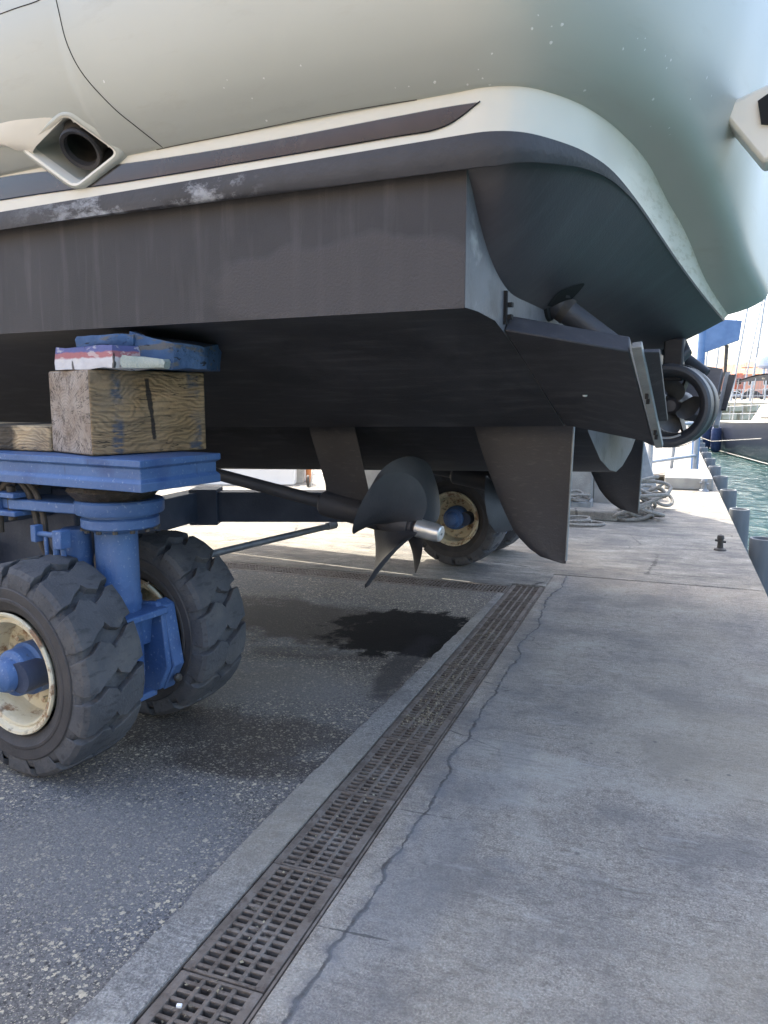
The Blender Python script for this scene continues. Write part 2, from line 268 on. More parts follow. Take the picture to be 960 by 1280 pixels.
mat('silt', (.02, .017, .014), (.06, .05, .035), 30, .95, bump=.6)
mat('dirt', (.085, .070, .055), (.16, .14, .11), 60, .95, bump=.6)
mat('dry leaf', (.20, .17, .11), (.36, .32, .22), 30, .9)
mat('rope', (.24, .225, .20), (.36, .34, .30), 40, .9, bump=1.0, bscale=180)
mat('pile', (.11, .12, .13), (.17, .18, .185), 6, .75, bump=.3, bscale=40, stretch=(1, 1, .2))
mat('blue steel', (.10, .19, .38), (.14, .25, .46), 6, .5, bump=.1)
mat('rail steel', (.25, .28, .32), (.33, .36, .40), 10, .5, metal=.3)
mat('deck wood', (.19, .165, .13), (.28, .25, .21), 8, .85, stretch=(.2, 3, 1), bump=.4)
mat('navy hull', (.022, .027, .045), (.032, .037, .055), 1, .35, coat=.25)
mat('cream gelcoat', (.78, .74, .64), (.82, .78, .70), 2, .35)
mat('weathered teak', (.42, .37, .29), (.50, .45, .36), 3, .6)
mat('navy canvas', (.03, .045, .10), (.045, .065, .14), 10, .8)
mat('canopy', (.05, .06, .10), (.08, .09, .13), 5, .8)
mat('mast alu', (.35, .37, .40), (.45, .47, .5), 4, .4, metal=.6)
mat('wire', (.25, .26, .28), rough=.5)
mat('glass dark', (.02, .025, .03), (.03, .035, .04), 3, .08, coat=.5)
for nm, c in (('terracotta', (.62, .27, .16)), ('rose', (.70, .36, .26)), ('peach', (.74, .45, .28)), ('cream wall', (.62, .52, .38))):
    mat('wall ' + nm, c, tuple(x * 1.15 for x in c), .4, .9)
mat('roof tile', (.42, .18, .10), (.50, .24, .14), 2, .9)
mat('hill', (.10, .11, .07), (.22, .18, .12), .05, .95)
mat('green leaf', (.05, .08, .035), (.08, .11, .05), .8, .9)
mat('white paint', (.75, .75, .73), (.80, .80, .78), 3, .4)
mat('orange paint', (.55, .20, .07), (.6, .25, .1), 3, .6)
m = mat('water', (.005, .040, .042), (.009, .054, .056), .2, .14, spec=.16)
n = NB(m); n.bump(n.noise(1.4, 6, stretch=(1, 1.6, 1)), 1.0, .5); n.bump(n.noise(7, 4, stretch=(1, 1.5, 1), off=(2, 2, 0)), .5, .05)

# ---------------------------------------------------------------- mesh builder
class MB:
    def __init__(s): s.v = []; s.f = []; s.mi = []
    def add(s, vs, fs, mi=0):
        o = len(s.v); s.v += [tuple(v) for v in vs]; s.f += [tuple(i + o for i in f) for f in fs]; s.mi += [mi] * len(fs); return s
    def box(s, c, sz, rz=0.0, M=None, mi=0):
        hx, hy, hz = sz[0] / 2, sz[1] / 2, sz[2] / 2
        vs = [Vector((x * hx, y * hy, z * hz)) for z in (-1, 1) for y in (-1, 1) for x in (-1, 1)]
        R = M or Matrix.Rotation(rz, 3, 'Z'); vs = [R @ v + Vector(c) for v in vs]
        return s.add(vs, [(0, 2, 3, 1), (4, 5, 7, 6), (0, 1, 5, 4), (2, 6, 7, 3), (0, 4, 6, 2), (1, 3, 7, 5)], mi)
    def hexa(s, b4, t4):
        return s.add(list(b4) + list(t4), [(3, 2, 1, 0), (4, 5, 6, 7), (0, 1, 5, 4), (1, 2, 6, 5), (2, 3, 7, 6), (3, 0, 4, 7)])
    def prism(s, poly, d0, d1, fn=None):
        """poly 2d; fn(u,v,d)->3d"""
        fn = fn or (lambda u, v, d: (u, v, d)); k = len(poly)
        vs = [fn(u, v, d0) for u, v in poly] + [fn(u, v, d1) for u, v in poly]
        return s.add(vs, [tuple(range(k))[::-1], tuple(range(k, 2 * k))] + [(i, (i + 1) % k, (i + 1) % k + k, i + k) for i in range(k)])
    def grid(s, rows, closed_u=False, mi=0):
        R = len(rows); K = len(rows[0]); vs = [v for r in rows for v in r]; fs = []
        for i in range(R - 1):
            for j in range(K if closed_u else K - 1):
                j2 = (j + 1) % K; fs.append((i * K + j, i * K + j2, (i + 1) * K + j2, (i + 1) * K + j))
        return s.add(vs, fs, mi)
    def tube(s, pts, r, seg=10, cap=True, closed=False):
        pts = [Vector(p) for p in pts]; k = len(pts); rows = []; up = None
        rr = r if isinstance(r, (list, tuple)) else [r] * k
        for i, p in enumerate(pts):
            if closed: t = (pts[(i + 1) % k] - pts[i - 1]).normalized()
            else: t = (pts[min(i + 1, k - 1)] - pts[max(i - 1, 0)]).normalized()
            if up is None: up = Vector((0, 0, 1)) if abs(t.z) < .9 else Vector((1, 0, 0))
            a = (up - t * up.dot(t)).normalized(); b = t.cross(a); up = a
            rows.append([p + (a * math.cos(q) + b * math.sin(q)) * rr[i] for q in (2 * PI * j / seg for j in range(seg))])
        if closed: rows.append(rows[0])
        o = len(s.v); s.grid(rows, True)
        if cap and not closed: s.f += [tuple(o + j for j in range(seg))[::-1], tuple(o + (k - 1) * seg + j for j in range(seg))]; s.mi += [0, 0]
        return s
    def cyl(s, p0, p1, r0, r1=None, seg=24): return s.tube([p0, p1], [r0, r0 if r1 is None else r1], seg)
    def lathe(s, prof, seg=48, axis='Y', c=(0, 0, 0), closed=False):
        """prof: (radius, along)"""
        rows = []
        for r, a in prof:
            row = []
            for j in range(seg):
                q = 2 * PI * j / seg
                if axis == 'Y': p = (r * math.cos(q), a, r * math.sin(q))
                elif axis == 'X': p = (a, r * math.cos(q), r * math.sin(q))
                else: p = (r * math.cos(q), r * math.sin(q), a)
                row.append(Vector(p) + Vector(c))
            rows.append(row)
        if closed: rows.append(rows[0])
        return s.grid(rows, True)
    def build(s, name, m, parent=None, smooth=True, bevel=0.0, sharp=35, loc=None, rot=None, seg=2, **props):
        me = bpy.data.meshes.new(name); me.from_pydata(s.v, [], s.f); me.validate()
        for mm in (m if isinstance(m, (list, tuple)) else [m]): me.materials.append(MATS[mm])
        if max(s.mi, default=0) > 0:
            for p, i in zip(me.polygons, s.mi): p.material_index = i
        bm = bmesh.new(); bm.from_mesh(me); bmesh.ops.recalc_face_normals(bm, faces=bm.faces); bm.to_mesh(me); bm.free()
        if smooth: me.shade_smooth(); me.set_sharp_from_angle(angle=math.radians(sharp))
        o = bpy.data.objects.new(name, me); C.objects.link(o); o.parent = parent
        if loc is not None: o.location = loc
        if rot is not None: o.rotation_euler = rot
        if bevel:
            b = o.modifiers.new('bevel', 'BEVEL'); b.width = bevel; b.segments = seg; b.limit_method = 'ANGLE'; b.angle_limit = math.radians(40)
        for k, v in props.items(): o[k] = v
        return o
def tag(o, label, cat, group=None):
    o['label'] = label; o['category'] = cat
    if group: o['group'] = group
    return o
def thing(name, label, cat, loc=(0, 0, 0), rz=0.0, group=None):
    o = bpy.data.objects.new(name, None); C.objects.link(o); o.location = loc; o.rotation_euler = (0, 0, rz); o.empty_display_size = .2
    return tag(o, label, cat, group)
def struct(o): o['kind'] = 'structure'; return o
def link_copy(o, parent, loc=None, rot=None):
    c = o.copy(); C.objects.link(c); c.parent = parent
    if loc is not None: c.location = loc
    if rot is not None: c.rotation_euler = rot
    return c
def copy_tree(o, parent=None, loc=None, rot=None):
    c = link_copy(o, parent, loc, rot)
    for ch in [x for x in list(C.objects) if x.parent == o]: copy_tree(ch, c)
    return c
def cr(P, n):
    """Catmull-Rom through tuples"""
    out = []; K = len(P)
    for i in range(K - 1):
        p0, p1, p2, p3 = P[max(i - 1, 0)], P[i], P[i + 1], P[min(i + 2, K - 1)]
        for j in range(n):
            t = j / n
            out.append(tuple(.5 * (2 * b + (c - a) * t + (2 * a - 5 * b + 4 * c - d) * t * t + (3 * b - a - 3 * c + d) * t ** 3) for a, b, c, d in zip(p0, p1, p2, p3)))
    out.append(P[-1]); return out

# ================================================================ SETTING (quay frame: x across towards the water, y along the quay)
def qbuild(mb, name, m, **k): o = mb.build(name, m, loc=(QO.x, QO.y, 0), rot=(0, 0, QROT), **k); return struct(o)
def slab(poly, name, m, top=0.0, th=.25, **k): return qbuild(MB().prism(poly, top - th, top), name, m, smooth=False, **k)
slab([(.262, -70), (1.9, -70), (1.9, 5.19), (.262, 5.19)], 'quay_pavement', 'concrete', bevel=.012)
slab([(-90, 4.69), (-.012, 4.69), (-.012, 4.75), (.262, 4.75), (.262, 5.202), (1.9, 5.202), (1.9, 47), (-90, 47)], 'yard_pavement', 'yard concrete', bevel=.01)
slab([(-90, -70), (-.05, -70), (-.05, 4.415), (-90, 4.415)], 'asphalt_yard', 'asphalt', top=-.006)
# kerb strip with a ragged edge
left = []
for i in range(240):
    b = -3 + i * 7.4 / 239; base = -.145 if b < 1 else -.145 + (b - 1) * .028
    left.append((base + .010 * (noise.noise(Vector((b * 9, 0, 3))) + .6 * noise.noise(Vector((b * 31, 0, 7)))), b))
slab([(-.006, -3), (-.006, 4.40)] + left[::-1], 'kerb', 'kerb concrete', top=.002, th=.1)
slab([(-90, 4.672), (-.02, 4.672), (-.02, 4.688), (-90, 4.688)], 'kerb', 'kerb concrete', top=.001, th=.1)
qbuild(MB().box((1.74, -11.6, -1.4), (.28, 117, 2.3)), 'quay_wall', 'old concrete', smooth=False)
qbuild(MB().box((-44, -11.6, -.36), (91, 116, .2)), 'ground', 'silt', smooth=False)
wt = MB().grid([[Vector((x, y, -1.3)) for x in (-900, 0, 900)] for y in (-300, 0, 900)]).build('water', 'water', smooth=False); struct(wt)
# far harbour wall: courses of stone blocks
far = struct(MB().box((6, 66.4, -.35), (60, 5.2, 2.9)).build('harbour_wall', 'stone', smooth=False, loc=(QO.x, QO.y, 0), rot=(0, 0, QROT)))
st0 = None
for r in range(4):
    for i in range(24):
        x = -4 + i * 1.15 + (r % 2) * .5; c = (x + random.uniform(-.05, .05), 63.72 + random.uniform(-.04, .05), -1.2 + r * .62)
        if st0 is None: st0 = MB().box((0, 0, 0), (1.08, .3, .56)).build('stone_block', 'stone', far, bevel=.04, seg=1, smooth=False); o = st0; o.location = c
        else: o = link_copy(st0, far, c)
        o.scale = (random.uniform(.85, 1.0), 1, random.uniform(.9, 1)); o.rotation_euler = (0, random.uniform(-.02, .02), 0)
# land beyond with low hill
rows = []
for j in range(14):
    row = []
    for i in range(60):
        x = -260 + i * 10; y = 150 + j * 30; h = 1.1 + max(0, (j - 3)) * .35 + (noise.noise(Vector((x * .01, y * .01, 2))) + .3) * .5 * min(j, 6)
        row.append(Vector((x, y, -2 if j == 0 else h)))
    rows.append(row)
struct(MB().grid(rows).build('hill', 'hill'))

# ---------------------------------------------------------------- drains
def grate_mesh():
    mb = MB(); L_, W_ = .498, .246; D_ = .03
    for x in (-W_ / 2 + .011, W_ / 2 - .011): mb.box((x * .965, 0, -D_ / 2), (.029, L_, D_))
    for y in (-L_ / 2 + .005, L_ / 2 - .005): mb.box((0, y, -D_ / 2), (W_ - .044, .010, D_))
    inner = (W_ - .060) / 4
    for i in (-1, 0, 1): mb.box((i * inner, 0, -D_ / 2 - .0005), (.013, L_ - .02, D_))
    k = 17
    for i in range(1, k): mb.box((0, -L_ / 2 + i * L_ / k, -D_ / 2 - .002), (W_ - .056, .0120, D_ - .001))
    return mb
channel = slab([(-.03, -3), (.27, -3), (.27, 4.72), (-.03, 4.72)], 'drain_channel', 'silt', top=-.13, th=.05)
channel['label'] = 'long iron grated drain running from the lower left away beside the quay slab'
sides = MB().box((.256, .86, -.07), (.008, 7.72, .13)).box((-.008, .86, -.07), (.010, 7.72, .13)); sides.build('grate_frame', 'cast iron', channel, smooth=False)
g0 = None
for i in range(15):
    y = 4.47 - i * .502
    if g0 is None: g0 = grate_mesh().build('grate', 'cast iron', channel, bevel=.0025, seg=2, smooth=False); o = g0
    else: o = link_copy(g0, channel)
    o.location = (.124 + random.uniform(-.001, .001), y, -.004 + random.uniform(-.002, .001)); o.rotation_euler = (random.uniform(-.003, .003), random.uniform(-.006, .006), random.uniform(-.003, .003))
channel2 = slab([(-9, 4.40), (0, 4.40), (0, 4.68), (-9, 4.68)], 'drain_channel', 'silt', top=-.13, th=.05)
MB().box((-4.5, 4.419, -.07), (8.9, .006, .13)).build('grate_frame', 'cast iron', channel2, smooth=False)
for i in range(17):
    o = link_copy(g0, channel2, (-.27 - i * .502, 4.546, -.004)); o.rotation_euler = (0, random.uniform(-.006, .006), PI / 2)
# dead leaves and grit caught in the grate
lf = MB()
for i in range(1500):
    t = random.random(); y = random.choice([random.gauss(2.15, .12), random.gauss(1.95, .06), random.gauss(2.75, .16), random.gauss(2.4, .10), random.gauss(3.3, .2), random.uniform(-.3, 4.6)])
    x = .12 + random.gauss(0, .045); s_ = random.uniform(.002, .007); a = random.uniform(0, PI)
    z = random.choice([.001, -.01, -.018]) + random.uniform(0, .003)
    if not (.005 < x < .25) or y > 4.6: continue
    p = [Vector((x + s_ * math.cos(a + q) * (1 if k % 2 else .5), y + s_ * math.sin(a + q), z + random.uniform(0, .006))) for k, q in enumerate((0, 1.5, 3.1, 4.6))]
    lf.add(p, [(0, 1, 2, 3)])
o = lf.build('leaf_litter', 'dry leaf', smooth=False, loc=(QO.x, QO.y, 0), rot=(0, 0, QROT)); o['kind'] = 'stuff'; tag(o, 'dry pale leaf litter and grit caught in the drain grating', 'leaf litter')
dirt = MB(); rd_ = random.Random(21)
for i in range(420):
    if i < 260: x, y = .124 + rd_.choice([-1.5, -.5, .5, 1.5]) * .0465 + rd_.uniform(-.008, .008), rd_.choice([rd_.uniform(-1.5, 4.6), rd_.gauss(2.1, .25), rd_.gauss(3, .3)])
    else: x, y = -rd_.uniform(.05, 4.5), 4.546 + rd_.choice([-1.5, -.5, .5, 1.5]) * .0465
    if y > 4.64: continue
    s1, s2 = rd_.uniform(.006, .019), rd_.uniform(.005, .010); z = rd_.uniform(-.022, -.006); k = len(dirt.v)
    ring_ = [Vector((x + s1 * math.cos(q) * rd_.uniform(.7, 1.1), y + s2 * math.sin(q) * rd_.uniform(.7, 1.1), z)) for q in (0, 1.05, 2.1, 3.14, 4.2, 5.2)]
    base_ = [v + Vector((0, 0, -.02)) for v in ring_]
    dirt.add(ring_ + base_ + [Vector((x, y, z + .004))], [(a_, (a_ + 1) % 6, 12) for a_ in range(6)] + [(a_, (a_ + 1) % 6, (a_ + 1) % 6 + 6, a_ + 6) for a_ in range(6)])
o = dirt.build('packed_dirt', 'dirt', smooth=True, loc=(QO.x, QO.y, 0), rot=(0, 0, QROT)); o['kind'] = 'stuff'; tag(o, 'brown grit packed in some slots of the drain gratings', 'dirt')
wc = G(224, 1259, .004); tag(MB().box((0, 0, .004), (.014, .01, .008), .4).build('bottle_cap', 'white paint', bevel=.002, loc=wc), 'small white plastic scrap lying on the nearest drain grating', 'litter')

# ---------------------------------------------------------------- piles along the quay
pile0 = None
desc = ['hollow grey fender pile nearest the camera at the quay edge', 'second grey fender pile from the camera along the quay edge', 'third grey fender pile out along the quay edge',
        'fourth grey fender pile along the quay edge, level with the low concrete step', 'fifth grey fender pile, just past the low concrete step', 'sixth grey fender pile, beside the handrail post',
        'seventh grey fender pile, beyond the blue post', 'eighth grey fender pile near the hanging navy fenders', 'ninth grey fender pile far along the quay', 'tenth and farthest grey fender pile in the row']
for i, d in enumerate(desc):
    b = 7.7 + i * 2.32
    t = thing('fender_pile', d, 'pile', Q(2.06 + (.06 if i == 0 else 0), b, 0), QROT, 'grey fender piles along the quay edge')
    if pile0 is None:
        mb = MB().lathe([(.13, -2.6), (.13, -.012), (.124, 0), (.102, 0), (.096, -.012), (.096, -.22), (0.001, -.22)], 28, 'Z')
        pile0 = mb.build('pipe', 'pile', t); pc = MB().lathe([(.131, -.62), (.134, -.60), (.134, -.56), (.131, -.54)], 28, 'Z').build('collar', 'pile', t)
    else: link_copy(pile0, t); link_copy(pc, t)

# ---------------------------------------------------------------- mooring bits on the quay
def cleat(pos, label, m='hose', s=1.0):
    t = thing('bollard', label, 'bollard', pos, QROT)
    MB().lathe([(.001, 0), (.06 * s, 0), (.055 * s, .015 * s), (.03 * s, .025 * s), (.024 * s, .10 * s), (.035 * s, .12 * s), (.03 * s, .15 * s), (.001, .16 * s)], 18, 'Z').build('post', m, t)
    MB().cyl((-.05 * s, 0, .10 * s), (.05 * s, 0, .085 * s), .012 * s, seg=10).build('crossbar', m, t); return t
cleat(Q(1.653, 6.83), 'small black iron mooring post on the slab by the nearest piles')
cleat(Q(1.674, 12.0), 'small pale mooring post in front of the low concrete step', 'steel grey', 1.35)
# low step block and planked platform with rail
t = thing('concrete_step', 'low concrete step block at the quay edge before the handrail', 'step', Q(1.44, 12.95), QROT)
MB().box((0, 0, .1), (.74, 1.7, .2)).build('block', 'old concrete', t, bevel=.02)
t = thing('boarding_platform', 'planked platform behind the low concrete step', 'platform', Q(.55, 14.2), QROT)
p0 = None
for i in range(12):
    if p0 is None: p0 = MB().box((0, 0, .13), (1.5, .17, .04)).build('plank', 'deck wood', t, bevel=.006, seg=1); o = p0
    else: o = link_copy(p0, t)
    o.location = (.0, -1.1 + i * .19, random.uniform(-.004, .004))
MB().box((-.6, 0, .05), (.1, 2.4, .1)).box((.6, 0, .05), (.1, 2.4, .1)).build('bearer', 'deck wood', t)
t = thing('handrail', 'grey tube handrail on the quay beside the blue post', 'handrail', Q(.804, 13.1), QROT)
pa, pb = Vector((0, 0, 0)), Vector((.80, 1.95, 0))
for p in (pa, pb): MB().cyl(p, p + Vector((0, 0, 1.0)), .045, seg=14).build('post', 'rail steel', t)
MB().cyl(pa + Vector((0, 0, .36)), pb + Vector((0, 0, .36)), .03, seg=12).build('rail', 'rail steel', t)
MB().cyl(pa + Vector((0, 0, 1.0)), pb + Vector((0, 0, 1.0)), .035, seg=12).build('rail', 'rail steel', t)
MB().cyl(Vector((.35, 1.2, 0)), Vector((.42, 1.0, 1.0)), .03, seg=12).build('brace', 'rail steel', t)
# blue post with cantilevered plate
t = thing('slewing_jib', 'blue steel post with a broad blue plate arm beyond the stern', 'jib crane', Q(1.60, 15.2), QROT)
MB().cyl((0, 0, 0), (0, 0, 3.5), .075, seg=20).build('post', 'blue steel', t)
MB().lathe([(.001, 0), (.16, 0), (.16, .02), (.08, .03)], 20, 'Z').build('base_plate', 'blue steel', t)
MB().prism([(-.05, 2.32), (.66, 2.58), (.69, 2.95), (-.05, 3.02)], -.05, .05, lambda u, v, d: (u, d, v)).build('arm_plate', 'blue steel', t, bevel=.01)
MB().cyl((.45, 0, 2.5), (.45, 0, 1.9), .035, .03, seg=12).build('hook_rod', 'hose', t)

# added blocker building that shades the quay; only its wall foot is real
t = thing('shade_blocker', 'plain grey concrete shade blocker added behind the stern of the yacht', 'building', Q(-1.62, 10.05), QROT)
wallm = MB().box((0, 0, 3.9), (3.64, 1.9, 7.8)); wallm.build('wall', 'old concrete', t, bevel=.03)
MB().box((0, 0, 7.9), (3.9, 2.1, .2)).build('roof', 'old concrete', t, bevel=.02)  # roof of the added shade blocker
f = MB().box((-.4, -.96, 1.1), (1.1, .06, 2.2)).build('door', 'blue chassis', t, bevel=.01); MB().box((.05, -1.01, 1.05), (.03, .04, .14)).build('handle', 'steel grey', f)  # door and handle added with the shade blocker
for x in (-1.0, .7):
    f = MB().box((x, -.95, 3.6), (.9, .06, .8)).build('window', 'white paint', t, bevel=.01); MB().box((x, -.985, 3.6), (.78, .02, .68)).build('pane', 'glass dark', f)  # windows added with the shade blocker
MB().prism([(0, 0), (.34, 0), (.10, .62), (0, .62)], -.35, .35, lambda u, v, d: (1.82 + u, -.55 + d, v)).build('buttress', 'old concrete', t, bevel=.02)
MB().box((0.5, -1.35, .06), (3.4, .8, .12)).build('plinth', 'yard concrete', t, bevel=.02)
t = thing('workshop_building', 'long cream harbour workshop with blue doors across the asphalt yard', 'building', (-14, -12, 0), .06)
MB().box((0, -4, 3.6), (46, 8, 7.2)).build('wall', 'wall cream wall', t, smooth=False)
MB().hexa([(-23.4, -8.4, 7.2), (23.4, -8.4, 7.2), (23.4, .4, 7.2), (-23.4, .4, 7.2)], [(-23.4, -4.2, 9), (23.4, -4.2, 9), (23.4, -3.8, 9), (-23.4, -3.8, 9)]).build('roof', 'roof tile', t, smooth=False)
f = None
for k in range(10):
    if f is None: f = MB().box((0, 0, 0), (2.6, .08, 3.4)).build('door', 'blue chassis', t); o = f
    else: o = link_copy(f, t)
    o.location = (-20 + k * 4.4, .03, 1.72)
f = None
for k in range(14):
    if f is None: f = MB().box((0, 0, 0), (1.6, .08, 1.0)).build('window', 'glass dark', t); o = f
    else: o = link_copy(f, t)
    o.location = (-20.6 + k * 3.1, .03, 5.4)
# leaning slab
t = Q(.86, 10.75)
tag(MB().hexa([(-.17, -.06, 0), (.17, -.06, 0), (.17, .06, 0), (-.17, .06, 0)], [(-.43, .26, .95), (-.14, .26, .95), (-.14, .38, .95), (-.43, .38, .95)]).build('leaning_plank', 'flange grey', bevel=.01, loc=t, rot=(0, 0, QROT)), 'broad grey plank leaning on the quay behind the far rudder', 'plank')

# ropes
def rope_loops(n, rx, ry, h, r, seed, drop=None):
    rnd = random.Random(seed); pts = []
    for k in range(n * 18):
        a = 2 * PI * k / 18; q = k / (n * 18); f = .75 + .3 * math.sin(a * .37 + seed) + .12 * math.sin(a * .9)
        pts.append(Vector((rx * f * math.cos(a) + .04 * math.sin(a * .31), ry * f * math.sin(a * 1.02) + .03 * math.cos(a * .4), max(r, r + h * (.5 + .5 * math.sin(a * .5 + q * 5)) * (.5 + q)))))
    mb = MB()
    mb.tube(pts, r, 7); return mb
def rope(label, pos, n, rx, ry, h, r, seed):
    o = rope_loops(n, rx, ry, h, r, seed).build('rope_coil', 'rope', loc=pos, rot=(0, 0, QROT)); return tag(o, label, 'rope', None)
crate = thing('mooring_crate', 'small low grey crate by the wall beside the near rudder', 'crate', Q(.02, 8.72, 0), QROT)
for x in (-.2, .2): MB().box((x, 0, .10), (.03, .3, .20)).build('side_board', 'flange grey', crate, bevel=.004)
for y in (-.135, .135): MB().box((0, y, .10), (.37, .03, .16)).build('end_board', 'flange grey', crate, bevel=.004)
MB().box((0, 0, .03), (.37, .24, .02)).build('bottom_board', 'flange grey', crate)
rope('pale mooring rope coiled loosely on top of the low grey crate', Q(.02, 8.70, .16), 4, .22, .15, .10, .017, 3)
rope('pale rope lying in flat loops on the ground in front of the crate', Q(.16, 7.95, 0), 4, .27, .19, .05, .016, 5)
o = rope('pale rope heaped in a pile against the leaning plank', Q(.80, 8.55, 0), 9, .30, .26, .34, .022, 11)
tag(rope_loops(3, .22, .18, .2, .022, 17).build('rope_coil', 'rope', loc=Q(.98, 9.7, .1), rot=(.5, .2, QROT)), 'hoop of pale rope looped over the foot of the leaning plank', 'rope')

# ================================================================ YACHT  (local: x aft, y to starboard, z up; 0 at the transom's port edge)
YO = Vector((-.92, 2.2, 0)); YC = 2.27
yacht = thing('motor_yacht', 'silver green motor yacht with black bottom paint propped on the blue boat mover', 'yacht', YO)
ylp = lambda p: Vector(p) - YO
def narrow(x):
    t = min(1, max(0, (-x - 5) / 8.2)); return 1 - .985 * t ** 2.3
def ny(x, y): return YC - (YC - y) * narrow(x)
SEC = [(0, 1.765), (.11, 1.763), (.26, 1.748), (.34, 1.72), (.437, 1.685), (.623, 1.608), (1.145, 1.374), (1.165, 1.40), (1.25, 1.47), (1.36, 1.49), (1.48, 1.44), (1.578, 1.332), (1.857, 1.176), (2.10, 1.10), (2.27, 1.078)]
XS = [0, -.3, -.7, -1.2, -1.8, -2.5, -3.2, -4, -5, -6, -7, -8, -9, -10, -11, -12, -13.1]
def bz(x, y, z):
    k = min(-x, 5.5); lower = (1.765 - z) / .687; z -= k * (.038 * lower + .0) - .003 * k * (1 - lower)
    t = max(0, (-x - 8) / 5); return z + t * t * (.9 * lower + .25)
rows = []
for x in XS:
    h = [Vector((x, ny(x, y), bz(x, y, z))) for y, z in SEC]; rows.append(h + [Vector((p.x, 2 * YC - p.y, p.z)) for p in h[-2::-1]])
MB().grid(rows).build('hull_bottom', 'antifouling', yacht, sharp=28)
for sgn in (0, 1):
    rows = []
    for x in XS:
        zt = 2.16 + min(-x, 5) * .02 + max(0, (-x - 8) / 5) ** 2 * .3; zb_ = bz(x, 0, 1.765); a = []
        for k in range(5):
            y = ny(x, 0); a.append(Vector((x, y if not sgn else 2 * YC - y, zb_ + (zt - zb_) * k / 4)))
        rows.append(a)
    MB().grid(rows).build('hull_side', 'antifouling side', yacht)
sec = [(y, z) for y, z in SEC]; full = sec + [(2 * YC - y, z) for y, z in sec[-2::-1]]
poly = [(.003, 2.16)] + [(max(.003, min(2 * YC - .003, u)), v + .002) for u, v in full] + [(2 * YC - .003, 2.16)]
MB().prism(poly, -.02, .001, lambda u, v, d: (d, u, v)).build('transom', 'skylit antifouling', yacht, smooth=False)

# stern outline (black/white edge) and upper white edge, port half, then mirrored
fwd = [-13.2, -12.6, -12, -11, -10, -9, -8, -7, -6, -5, -4, -3, -2.5, -2, -1.8] + [-1.72 + .02 * i for i in range(29)] + [-1.1, -.7, -.35]
def rise(x): return max(0, (-x - 7) / 6) ** 2 * .35
OB = [(x, ny(x, -.06), 2.237 + .006 * min(2, -x) + rise(x)) for x in fwd]
OW = [(x, ny(x, -.065), (2.352 + .010 * min(1, max(0, -x)) + (.022 if x < -1.35 else 0)) + rise(x)) for x in fwd]
oa = [(0, -.06, 2.237), (.09, -.05, 2.237), (.175, .0, 2.235), (.245, .12, 2.232), (.29, .26, 2.23), (.328, .44, 2.215), (.36, .7, 2.172), (.392, 1.0, 2.11), (.424, 1.3, 2.048), (.474, 1.75, 1.965), (.516, 2.27, 1.905)]
ow = [(0, -.065, 2.35), (.09, -.06, 2.35), (.185, -.01, 2.348), (.26, .11, 2.345), (.305, .25, 2.343), (.345, .44, 2.332), (.384, .70, 2.30), (.408, 1.0, 2.235), (.44, 1.3, 2.165), (.478, 1.75, 2.03), (.534, 2.27, 1.925)]
OB += cr(oa, 5); OW += cr(ow, 5)
NH = len(OB)
def mirror(l): return l + [(p[0], 2 * YC - p[1], p[2]) for p in l[-2::-1]]
OBf = [Vector(p) for p in mirror(OB)]; OWf = [Vector(p) for p in mirror(OW)]
K = len(OBf); aft0 = len(fwd)
def nrm(L_, i):
    t = (L_[min(i + 1, K - 1)] - L_[max(i - 1, 0)]); v = Vector((t.y, -t.x, 0)).normalized(); return v
NR = [nrm(OBf, i) for i in range(K)]
ctr = Vector((-5, YC, 0))
for i in range(K):
    if NR[i].dot(OBf[i] - ctr) < 0: NR[i] = -NR[i]
NR[NH - 1] = Vector((1, 0, 0))
def aftness(i):
    j = min(i, K - 1 - i); return min(1, max(0, (j - aft0 - 6) / 30.0))
# black rounded rail under the white band
rows = []
for i in range(K):
    p = OBf[i]; nn = NR[i]; j = min(i, K - 1 - i); fd = max(.03, 1 - min(1, max(0, (j - aft0 - 6) / 24.0)))
    hd = .088 - .028 * min(1, max(0, -p.x / 2.2)); r = []
    for (dn, dz) in ((0, 0), (.002, -.02), (.001, -.045), (-.004, -.068), (-.016, -hd), (-.036, -hd + .004), (-.066, -hd + .022)):
        r.append(p + nn * dn * fd + Vector((0, 0, dz * (.12 + .88 * fd))))
    rows.append(r)
RAIL_IN = [r[-1] for r in rows]
MB().grid(rows).build('rub_rail', 'rail black', yacht, sharp=50)
# stern extension underside
QS = cr([(0.0, 2.16), (.045, 2.115), (.094, 2.05), (.151, 1.987), (.205, 1.94), (.279, 1.895), (.37, 1.86), (.467, 1.845), (.669, 1.838), (.968, 1.825), (1.3, 1.798), (1.666, 1.765), (2.0, 1.74), (2.27, 1.725)], 4)
def samp(L_, t):
    f = t * (len(L_) - 1); i = min(int(f), len(L_) - 2); k = f - i; return tuple(a + (b - a) * k for a, b in zip(L_[i], L_[i + 1]))
half = list(range(aft0, NH)); rows = []
for ii, i in enumerate(half):
    t = ii / (len(half) - 1); y, z = samp(QS, t); A = RAIL_IN[i]; B = Vector((-.004, y, z)); r = []
    for k in range(9):
        u = k / 8; p = A.lerp(B, u); p.z -= .035 * math.sin(PI * u) * min(1, t * 2.5); r.append(p)
    rows.append(r)
rows += [[Vector((p.x, 2 * YC - p.y, p.z)) for p in r] for r in rows[-2::-1]]
UND = MB().grid(rows); UND.build('stern_underside', 'stern underside', yacht, sharp=60)
